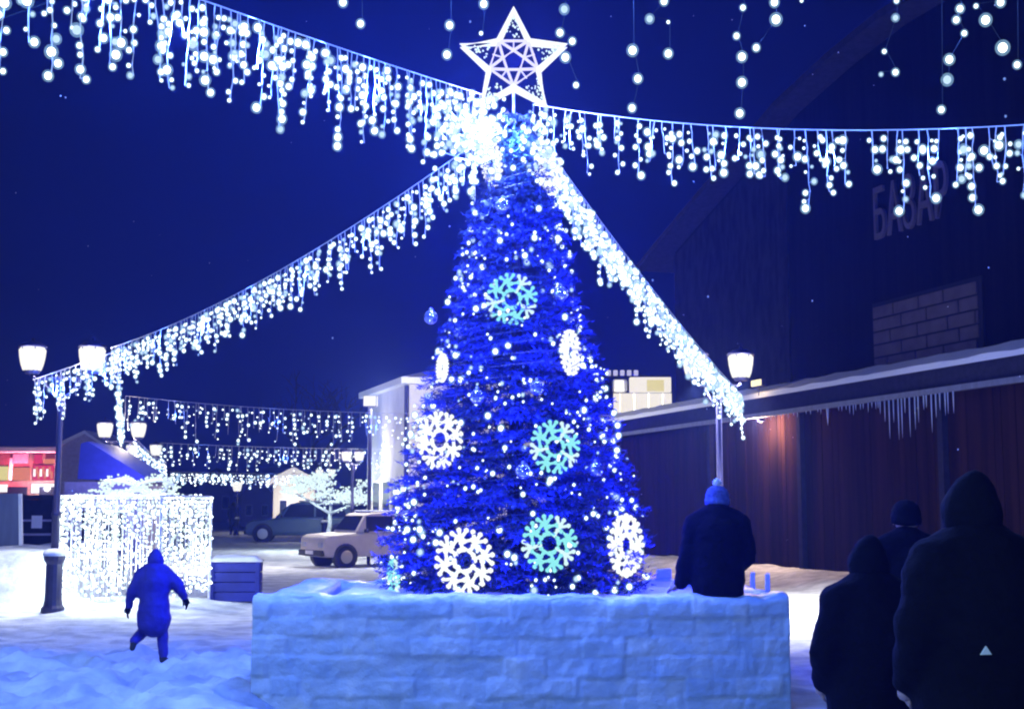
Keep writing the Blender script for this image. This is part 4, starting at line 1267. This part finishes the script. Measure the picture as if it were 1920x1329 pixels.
# ------------------------------------------------------------------ cars
def car(label, loc, rz, paint, kind='hatch', snow=True):
    root = empty('parked_car', loc, rz); tag(root, label, 'car', 'cars parked behind the ice wall')
    L, W = (3.7, 1.62) if kind == 'hatch' else (4.6, 1.8)
    if kind == 'hatch': root.scale = (.87, .87, .87)
    if kind == 'hatch':
        low = [(-L / 2, .40), (-L / 2 + .02, .80), (-L / 2 + .07, .98), (.72, 1.01), (1.68, .95), (L / 2 - .02, .86), (L / 2, .45), (L / 2 - .08, .30), (-L / 2 + .08, .30)]
        roof = [(-L / 2 + .07, .98), (.80, 1.01), (.42, 1.54), (.1, 1.60), (-1.66, 1.57)]
    else:
        low = [(-L / 2, .42), (-L / 2 + .03, .9), (-L / 2 + .1, 1.0), (1.0, 1.02), (2.05, .92), (L / 2, .75), (L / 2, .42), (L / 2 - .1, .28), (-L / 2 + .1, .28)]
        roof = [(-L / 2 + .10, 1.0), (1.1, 1.02), (.45, 1.62), (0, 1.70), (-2.0, 1.66)]
    m = MB(); n = len(low)
    vs = []
    for (x, z_) in low:
        k = 1.0 if .4 < z_ < .9 else .94
        vs += [(x, -W / 2 * k, z_), (x, W / 2 * k, z_)]
    fs = [tuple(2 * i for i in range(n)), tuple(2 * i + 1 for i in range(n - 1, -1, -1))]
    for i in range(n):
        j = (i + 1) % n; fs.append((2 * i, 2 * i + 1, 2 * j + 1, 2 * j))
    m.add(vs, fs); m.build('body', paint, root, bevel=.045)
    m = MB(); n = len(roof); vs = []
    zlo, zhi = roof[0][1], max(z_ for _, z_ in roof)
    def hw(z_): return W / 2 * (.93 - .17 * (z_ - zlo) / (zhi - zlo))
    for (x, z_) in roof: vs += [(x, -hw(z_), z_), (x, hw(z_), z_)]
    fs = [tuple(2 * i for i in range(n)), tuple(2 * i + 1 for i in range(n - 1, -1, -1))]
    for i in range(n):
        j = (i + 1) % n; fs.append((2 * i, 2 * i + 1, 2 * j + 1, 2 * j))
    m.add(vs, fs); m.build('cabin', paint, root, bevel=.04)
    # windows
    def pane(name, a, b2, c, d, off):
        o = Vector(off); mm = MB(); mm.prism([Vector(a) + o, Vector(b2) + o, Vector(c) + o, Vector(d) + o], o.normalized() * .006); return mm.build(name, M['dark_window'], root)
    x1, z1_ = roof[1]; x2, z2_ = roof[2]
    f = lambda t, y: (x1 + (x2 - x1) * t, y * hw(z1_ + (z2_ - z1_) * t) / (W / 2), z1_ + (z2_ - z1_) * t)
    nrm = Vector((z2_ - z1_, 0, x1 - x2)).normalized() * .008
    pane('windscreen', f(.12, -W / 2 * .9), f(.12, W / 2 * .9), f(.9, W / 2 * .88), f(.9, -W / 2 * .88), nrm)
    x0, z0_ = roof[0]; x4, z4_ = roof[-1]
    f = lambda t, y: (x0 + (x4 - x0) * t, y * hw(z0_ + (z4_ - z0_) * t) / (W / 2), z0_ + (z4_ - z0_) * t)
    nrm = Vector((-(z4_ - z0_), 0, (x4 - x0))).normalized() * .008
    pane('rear_window', f(.15, -W / 2 * .88), f(.15, W / 2 * .88), f(.85, W / 2 * .86), f(.85, -W / 2 * .86), nrm)
    zA, zB_ = zlo + .06, zhi - .12
    ends = (-L / 2 + .35, x1 - .35, x2 - .02, -L / 2 + .55)
    for sd in (-1, 1):
        mid = (ends[0] + ends[1]) / 2
        for (xa, xb, xc, xd) in ((ends[0], mid - .04, mid - .04, ends[3]), (mid + .04, ends[1], ends[2], mid + .04)):
            pane('side_window', (xa, sd * hw(zA), zA), (xb, sd * hw(zA), zA), (xc, sd * hw(zB_), zB_), (xd, sd * hw(zB_), zB_), (0, sd * .008, .002))
    for (x, sd) in ((-L / 2 + .68, -1), (-L / 2 + .68, 1), (L / 2 - .72, -1), (L / 2 - .72, 1)):
        wr = .31 if kind == 'hatch' else .36
        rot = Matrix.Rotation(R(90), 4, 'X')
        am = MB(); am.lathe([(wr + .07, -.10), (wr + .07, .10)], (x, sd * (W / 2 - .085), wr + .01), 18, rot); am.build('wheel_arch', M['bumper'], root)
        tm_ = MB(); tm_.lathe([(wr * .6, -.09), (wr * .93, -.10), (wr, -.07), (wr, .07), (wr * .93, .10), (wr * .6, .09)], (0, 0, 0), 20, rot)
        to = tm_.build('wheel', M['rubber'], root, True); to.location = (x, sd * (W / 2 - .055), wr)
        rm = MB(); rm.lathe([(wr * .62, -.105), (wr * .55, -.108), (wr * .15, -.112), (wr * .15, .112), (wr * .55, .108), (wr * .62, .105)], (0, 0, 0), 14, rot); rm.build('rim', M['rim'], to)
    for sd in (-1, 1):
        m = MB(); m.box((L / 2 - .01, sd * W * .35, .66), (.05, .28, .14)); m.build('headlight', M['lens'], root, bevel=.015)
        m = MB(); m.box((-L / 2 - .0, sd * W * .40, .75), (.05, .14, .25)); m.build('tail_light', pm_red, root, bevel=.01)
        m = MB(); m.box((x1 - .30, sd * (W / 2 + .07), zlo + .08), (.10, .16, .11)); m.build('mirror', M['bumper'], root, bevel=.02)
    for sx in (-1, 1):
        m = MB(); m.box((sx * (L / 2 + .01), 0, .42), (.12, W * .97, .17)); m.build('bumper', M['bumper'], root, bevel=.03)
        m = MB(); m.box((sx * (L / 2 + .08), 0, .44), (.015, .50, .11)); m.build('number_plate', M['white_paint'], root)
    if snow:
        m = MB(); xa, xb = roof[3][0] + .1, roof[4][0] + .05
        m.prism([(xb, -W * .33, zhi - .03), (xa, -W * .33, zhi - .005), (xa, W * .33, zhi - .005), (xb, W * .33, zhi - .03)], (0, 0, .07)); m.build('roof_snow', M['snow_cap'], root, bevel=.03)
    return root
pm_red = pmat('tail_lens', (0.30, 0.01, 0.01), 0.2)
cp = PG(655, 1064); cy_ = cp.y
car('cream boxy hatchback parked behind the ice wall, partly hidden by the tree', (at_px(690, cy_ + 1.2), cy_ + 1.2, 0.0), R(214), M['cream_paint'], 'hatch')
car('dark teal estate car with snowy windows parked behind the cream hatchback', (at_px(566, 58), 58, 0), R(186), M['teal_paint'], 'van')

# ------------------------------------------------------------------ people
def skin_mesh(name, joints, edges, root, mat, sub=2, vox=.02):
    b = MB()
    for n_, (p, r) in joints.items(): b.ball(p, r, 3 if r > .03 else 2)
    for a_, b_ in edges:
        (p, r), (q, r2) = joints[a_], joints[b_]
        if (q - p).length > 1e-4: b.tube([p, p.lerp(q, .5), q], [r, (r + r2) / 2, r2], 20)
    o = b.build(name, mat)
    rm_ = o.modifiers.new('remesh', 'REMESH'); rm_.mode = 'VOXEL'; rm_.voxel_size = vox; rm_.use_smooth_shade = True
    sm_ = o.modifiers.new('smooth', 'SMOOTH'); sm_.factor = .5; sm_.iterations = 6
    bpy.context.view_layer.update()
    ev = o.evaluated_get(bpy.context.evaluated_depsgraph_get())
    out = bpy.data.meshes.new_from_object(ev)
    bpy.data.objects.remove(o)
    out.materials.clear(); out.materials.append(mat)
    out.polygons.foreach_set('use_smooth', [True] * len(out.polygons))
    out.name = name
    if name in ('coat', 'trousers'):
        for v in out.vertices:
            c_ = v.co
            f_ = noise.noise(Vector((c_.x * 5, c_.y * 5, c_.z * 11))) * .014 + noise.noise(Vector((c_.x * 14, c_.y * 14, c_.z * 26))) * .006
            v.co = c_ + v.normal * f_
    return out

def join_into(me, mb):
    bm = bmesh.new(); bm.from_mesh(me)
    vs = [bm.verts.new(v) for v in mb.v]
    for f in mb.f:
        try:
            fc_ = bm.faces.new([vs[i] for i in f]); fc_.smooth = True
        except ValueError: pass
    bm.to_mesh(me); bm.free()

def hand(mb, wrist, d, palm, s, curl=.35, side=1):
    """palm and five bent fingers, growing from the wrist along d; palm = direction the palm faces"""
    d = Vector(d).normalized(); palm = Vector(palm); palm = (palm - d * palm.dot(d)).normalized()
    acr = d.cross(palm) * side
    w0 = Vector(wrist)
    mb.tube([w0, w0 + d * .03 * s, w0 + d * .06 * s, w0 + d * .092 * s], [.024 * s, .034 * s, .040 * s, .034 * s], 10)
    for i, (off, ln) in enumerate(((-.030, .070), (-.010, .078), (.010, .072), (.029, .056))):
        p = w0 + d * .085 * s + acr * off * s; dd = d.copy(); pts = [p]
        for k in range(3):
            dd = (dd + palm * curl * (.6 + .25 * k)).normalized()
            p = p + dd * ln * s * (.42, .33, .25)[k]; pts.append(p)
        mb.tube(pts, [.0095 * s, .009 * s, .008 * s, .0055 * s], 7)
    p = w0 + d * .03 * s - acr * .028 * s
    t1 = p + (d * .6 - acr * .7 + palm * .25).normalized() * .038 * s
    t2 = t1 + (d * .9 - acr * .2 + palm * .4).normalized() * .030 * s
    mb.tube([p, t1, t2], [.012 * s, .010 * s, .006 * s], 7)

def person(label, loc, rz, H, coat, trouser, pose=None, hat=None, bulk=1.0, hood=None, hem=.0, glove=None, tilt=0):
    k = H / 1.75
    J = {'pelvis': (0, 0, .93), 'waist': (0, 0, 1.10), 'chest': (0, .0, 1.30), 'nb': (0, -.01, 1.455), 'neck': (0, .01, 1.53), 'skull': (0, .025, 1.64), 'crown': (0, .015, 1.70),
         'jaw': (0, .055, 1.585)}
    for sd, nm in ((-1, 'l'), (1, 'r')):
        J['sh' + nm] = (sd * .185, -.01, 1.415); J['el' + nm] = (sd * .245, -.03, 1.13); J['wr' + nm] = (sd * .265, .05, .89)
        J['hip' + nm] = (sd * .095, 0, .90); J['kn' + nm] = (sd * .105, .02, .49); J['an' + nm] = (sd * .11, -.03, .09); J['to' + nm] = (sd * .125, .15, .045)
    if pose: J.update(pose)
    J = {n: Vector(p) * k for n, p in J.items()}
    HX = {n: J.pop(n) for n in ('hem', 'hdl', 'hdr') if n in J}
    root = empty('person', loc, rz); tag(root, label, 'person')
    bj = {}
    RB = dict(pelvis=.125, waist=.115, chest=.125, nb=.075, neck=.055, skull=.092, crown=.07, jaw=.055, sh=.06, el=.043, wr=.03, hip=.085, kn=.058, an=.042, to=.035)
    for n, p in J.items(): bj[n] = (p, RB[n if n in RB else n[:-1]] * k)
    E = [('pelvis', 'waist'), ('waist', 'chest'), ('chest', 'nb'), ('nb', 'neck'), ('neck', 'skull'), ('skull', 'crown'), ('skull', 'jaw')]
    for nm in 'lr': E += [('nb', 'sh' + nm), ('sh' + nm, 'el' + nm), ('el' + nm, 'wr' + nm), ('pelvis', 'hip' + nm), ('hip' + nm, 'kn' + nm), ('kn' + nm, 'an' + nm), ('an' + nm, 'to' + nm)]
    me = skin_mesh('body', bj, E, 'pelvis', M['skin'], vox=.014 * k)
    fx_ = MB(); hd = J['skull']; fwd = (J['jaw'] - hd); fwd.z = 0; fwd = fwd.normalized(); rt = Vector((fwd.y, -fwd.x, 0))
    fx_.tube([hd + fwd * .085 * k + Vector((0, 0, .01 * k)), hd + fwd * .115 * k + Vector((0, 0, -.03 * k)), hd + fwd * .09 * k + Vector((0, 0, -.04 * k))], [.008 * k, .014 * k, .010 * k], 8)
    for sd in (-1, 1):
        fx_.ball(hd + fwd * .080 * k + rt * sd * .032 * k + Vector((0, 0, .005 * k)), .013 * k, 2)
        fx_.ball(hd + rt * sd * .092 * k + Vector((0, 0, -.012 * k)), .026 * k, 2, (.45, .7, 1.2))
    fx_.ball(hd + fwd * .082 * k + Vector((0, 0, -.068 * k)), .02 * k, 2, (1.3, .6, .4))
    for nm, sd in (('l', -1), ('r', 1)):
        dd = (J['wr' + nm] - J['el' + nm]).normalized()
        dd = HX.get('hd' + nm, J['wr' + nm] + dd * .1) - J['wr' + nm]
        hand(fx_, J['wr' + nm], dd, Vector((-sd, .15, 0)) if abs(dd.normalized().z) > .5 else Vector((0, 0, -1)), k * 1.02, side=sd)
    join_into(me, fx_)
    bo = bpy.data.objects.new('body', me); COL.objects.link(bo); bo.parent = root
    # coat
    RC = dict(pelvis=.185, waist=.18, chest=.185, nb=.13, neck=.085, sh=.098, el=.075, wr=.052)
    cj = {}
    for n, p in J.items():
        b3 = n if n in RC else n[:-1]
        if b3 in RC: cj[n] = (p, RC[b3] * k * bulk)
    cj['hem'] = (J['pelvis'] + Vector((0, 0, (-.20 - hem) * k)), .205 * k * bulk * (1 + hem * .3)) if 'hem' not in HX else (HX['hem'], .19 * k * bulk)
    for nm in 'lr': cj['wr' + nm] = (J['wr' + nm] * .97 + J['el' + nm] * .03, RC['wr'] * k * bulk)
    E2 = [('hem', 'pelvis'), ('pelvis', 'waist'), ('waist', 'chest'), ('chest', 'nb'), ('nb', 'neck')]
    for nm in 'lr': E2 += [('nb', 'sh' + nm), ('sh' + nm, 'el' + nm), ('el' + nm, 'wr' + nm)]
    cme = skin_mesh('coat', cj, E2, 'pelvis', coat)
    co = bpy.data.objects.new('coat', cme); COL.objects.link(co); co.parent = root
    # trousers and boots
    RT = dict(pelvis=.155, hip=.105, kn=.082, an=.065)
    tj = {n: (p, RT[n if n in RT else n[:-1]] * k * (0.5 + .5 * bulk)) for n, p in J.items() if (n in RT or n[:-1] in RT)}
    E3 = []
    for nm in 'lr': E3 += [('pelvis', 'hip' + nm), ('hip' + nm, 'kn' + nm), ('kn' + nm, 'an' + nm)]
    to = bpy.data.objects.new('trousers', skin_mesh('trousers', tj, E3, 'pelvis', trouser)); COL.objects.link(to); to.parent = root
    for nm in 'lr':
        a, t_ = J['an' + nm], J['to' + nm]
        sj = {'a0': (a + (J['kn' + nm] - a).normalized() * .09 * k, .062 * k), 'a': (a + Vector((0, 0, -.01 * k)), .06 * k), 't': (t_, .045 * k)}
        so_ = bpy.data.objects.new('boot', skin_mesh('boot', sj, [('a0', 'a'), ('a', 't')], 'a', M['rubber'], vox=.012 * k)); COL.objects.link(so_); so_.parent = root
    if glove is not None:
        for nm, sd in (('l', -1), ('r', 1)):
            gmb = MB(); dd = (J['wr' + nm] - J['el' + nm]).normalized()
            hand(gmb, J['wr' + nm] - dd * .01, dd, Vector((-sd, .2, 0)), k * 1.35, side=sd)
            gmb.build('glove', glove, root, True)
    up = (J['crown'] - J['skull']).normalized() if (J['crown'] - J['skull']).length > 0 else Vector((0, 0, 1))
    if hat is not None:
        hm_ = MB()
        q = up.to_track_quat('Z', 'Y').to_matrix().to_4x4()
        c = J['skull'] - fwd * .005 * k
        hm_.lathe([(.100 * k, -.035 * k), (.112 * k, -.03 * k), (.114 * k, .02 * k), (.108 * k, .024 * k), (.106 * k, .06 * k), (.088 * k, .105 * k), (.05 * k, .135 * k), (.012 * k, .145 * k)], c, 20, q)
        ho = hm_.build('hat', hat, root, True)
        pb = MB(); rgp = random.Random(3)
        for _ in range(40):
            v = Vector((rgp.gauss(0, 1), rgp.gauss(0, 1), rgp.gauss(0, 1))).normalized()
            pb.tube([c + up * .165 * k, c + up * .165 * k + v * .045 * k], [.010 * k, .004 * k], 4)
        pb.ball(c + up * .165 * k, .034 * k, 2)
        if hat is M['knit_blue']: pb.build('pompom', M['pompom'], ho, True)
    if hood is not None:
        hb = MB(); c = J['skull'] - fwd * .015 * k
        hv, hf = ICO[3]; pts = []
        for v in hv:
            p = Vector((v.x * .128, v.y * .135, v.z * .145)) * k
            if v.z > .3: p += (up * .05 - fwd * .035) * k * ((v.z - .3) / .7) ** 2      # peak at the back of the head
            if v.z < -.2: p.x *= 1 + .25 * (-v.z - .2); p.y *= 1 + .2 * (-v.z - .2)
            fd = v.x * fwd.x + v.y * fwd.y
            if fd > .55: p -= fwd * (fd - .55) * .16 * k                               # face opening
            pts.append(c + p + Vector((noise.noise(v * 2.5), noise.noise(v * 2.5 + Vector((5, 0, 0))), 0)) * .010 * k)
        hb.add(pts, hf)
        hb.tube([J['nb'] + Vector((0, 0, -.02)) * k, J['neck'] + Vector((0, 0, -.03)) * k, J['neck'] + Vector((0, -.005, .05)) * k], [.15 * k, .135 * k, .115 * k], 20)
        hb.build('hood', hood, root, True)
    return root

# child in a snowsuit running towards the gift
cp = PG(292, 1246); kz = 0
for _ in range(6):
    cp = PG(292, 1246) * ((CAMZ - kz) / CAMZ); kz = gh(cp.x, cp.y)
ch = person('small child in a hooded blue snowsuit running across the lumpy snow towards the gift', (cp.x - .03, cp.y, kz), R(6), 1.10 * cp.y / 13.3, M['snowsuit'], M['snowsuit'],
       pose={'shl': (-.20, 0, 1.36), 'shr': (.20, 0, 1.36), 'ell': (-.34, -.02, 1.14), 'wrl': (-.40, .05, .90), 'elr': (.38, -.02, 1.20), 'wrr': (.45, .06, 1.02),
             'hipl': (-.11, 0, .86), 'hipr': (.11, 0, .86), 'knl': (-.17, .12, .50), 'anl': (-.26, -.16, .40), 'tol': (-.28, -.20, .28), 'knr': (.13, .05, .46), 'anr': (.17, -.05, .09), 'tor': (.20, .13, .05),
             'skull': (0, .03, 1.60), 'crown': (0, .03, 1.68), 'jaw': (0, .07, 1.55), 'neck': (0, .01, 1.51)},
       hood=M['snowsuit'], bulk=1.28, glove=M['coat_navy'], hem=.05)
# seated person on the ice wall
sx, sy, sz = P(1347, 1104, 10.92).x, 10.90, PODZ - .03
H = 1.58; kk = H / 1.75
seat = lambda x, y, z_: (x, y, z_)
ps = {'pelvis': (0, 0, .12), 'waist': (0, -.02, .30), 'chest': (0, -.01, .50), 'nb': (0, .01, .655), 'neck': (0, .03, .73), 'skull': (.005, .05, .82), 'crown': (.005, .045, .88), 'jaw': (.01, .085, .77),
      'shl': (-.185, .0, .60), 'shr': (.185, .0, .60), 'ell': (-.265, .02, .34), 'wrl': (-.335, .05, .085), 'elr': (.25, .04, .33), 'wrr': (.20, .24, .22),
      'hipl': (-.10, .04, .10), 'hipr': (.10, .04, .10), 'knl': (-.12, .46, .10), 'knr': (.12, .46, .10), 'anl': (-.12, .50, -.08), 'anr': (.12, .50, -.08), 'tol': (-.13, .62, -.10), 'tor': (.13, .62, -.10), 'hem': (0, 0, .09),
      'hdl': (-.40, .08, .05)}
person('person in a dark jacket and pale blue bobble hat sitting on the ice wall rim', (sx, sy, sz), R(-4), H, M['coat_black'], M['trousers'], pose=ps, hat=M['knit_blue'], bulk=1.26)
# three onlookers close to the camera
p1 = P(1638, 1329, 6.7)
person('short onlooker in a dark hooded coat, front of the dark trio by the ice wall', (p1.x, 6.7, 0), R(8), 1.385, M['coat_navy'], M['trousers'], hood=M['coat_navy'], bulk=1.44, hem=.12,
       pose={'ell': (-.30, -.02, 1.12), 'wrl': (-.28, .12, .92), 'elr': (.26, -.02, 1.12)})
p2 = P(1838, 1329, 5.5)
t = person('tall onlooker in a black coat and hood, nearest figure of the dark trio', (p2.x, 5.5, 0), R(14), 1.66, M['coat_black'], M['trousers'], hood=M['coat_black'], bulk=1.45, hem=.1,
       pose={'ell': (-.28, .0, 1.14), 'wrl': (-.24, .16, .93), 'elr': (.27, -.02, 1.12)})
m = MB(); m.prism([(-.022, 0, -.012), (.024, 0, -.012), (.002, 0, .020)], (0, -.008, 0)); bd = m.build('badge', M['badge'], t)  # made-up pale triangle standing in for a bright gap beside the arm
bd.location = (-.14, -.262, 1.04)
p3 = P(1712, 1329, 9.2)
person('onlooker in a knitted cap half hidden behind the other two dark figures', (p3.x, 9.2, 0), R(0), 1.60, M['coat_navy'], M['trousers'], hat=M['coat_navy'], bulk=1.05)
# walker far off
wp = PG(437, 1003)
person('distant walker in dark clothes alone on the snowy street', (wp.x, wp.y, 0), R(20), 1.68, M['coat_navy'], M['trousers'], hat=M['coat_black'], bulk=1.1,
       pose={'knl': (-.105, .14, .50), 'anl': (-.11, .12, .09), 'tol': (-.12, .3, .06), 'anr': (.11, -.22, .12), 'tor': (.12, -.07, .05)})

# ------------------------------------------------------------------ falling snow and the misty air
rg = random.Random(77); m = MB()
for i in range(130):
    y = rg.uniform(5, 30); px, py = rg.uniform(-50, 1970), rg.uniform(-50, 1100)
    p = P(px, py, y)
    if p.z < .2: continue
    m.ball(p, rg.uniform(.0035, .007), 1, (1, 1, 1.3))
M['flake'] = pmat('snow_flake', (.8, .85, .95), .8)
tag(m.build('falling_snow', M['flake'], smooth=True), kind='stuff')

m = MB(); m.box((0, 110, 15.9), (236, 236, 36)); hz = m.build('haze', None); tag(hz, kind='stuff')
hz.location = (0, 0, 0)
hmz = bpy.data.materials.new('mist'); hmz.use_nodes = True; t_ = hmz.node_tree; t_.nodes.clear()
o_ = t_.nodes.new('ShaderNodeOutputMaterial'); v_ = t_.nodes.new('ShaderNodeVolumePrincipled')
v_.inputs['Color'].default_value = (*HAZE_COLOR, 1); v_.inputs['Density'].default_value = HAZE_DENSITY; v_.inputs['Anisotropy'].default_value = 0.62
t_.links.new(v_.outputs[0], o_.inputs['Volume'])
hz.data.materials.append(hmz)
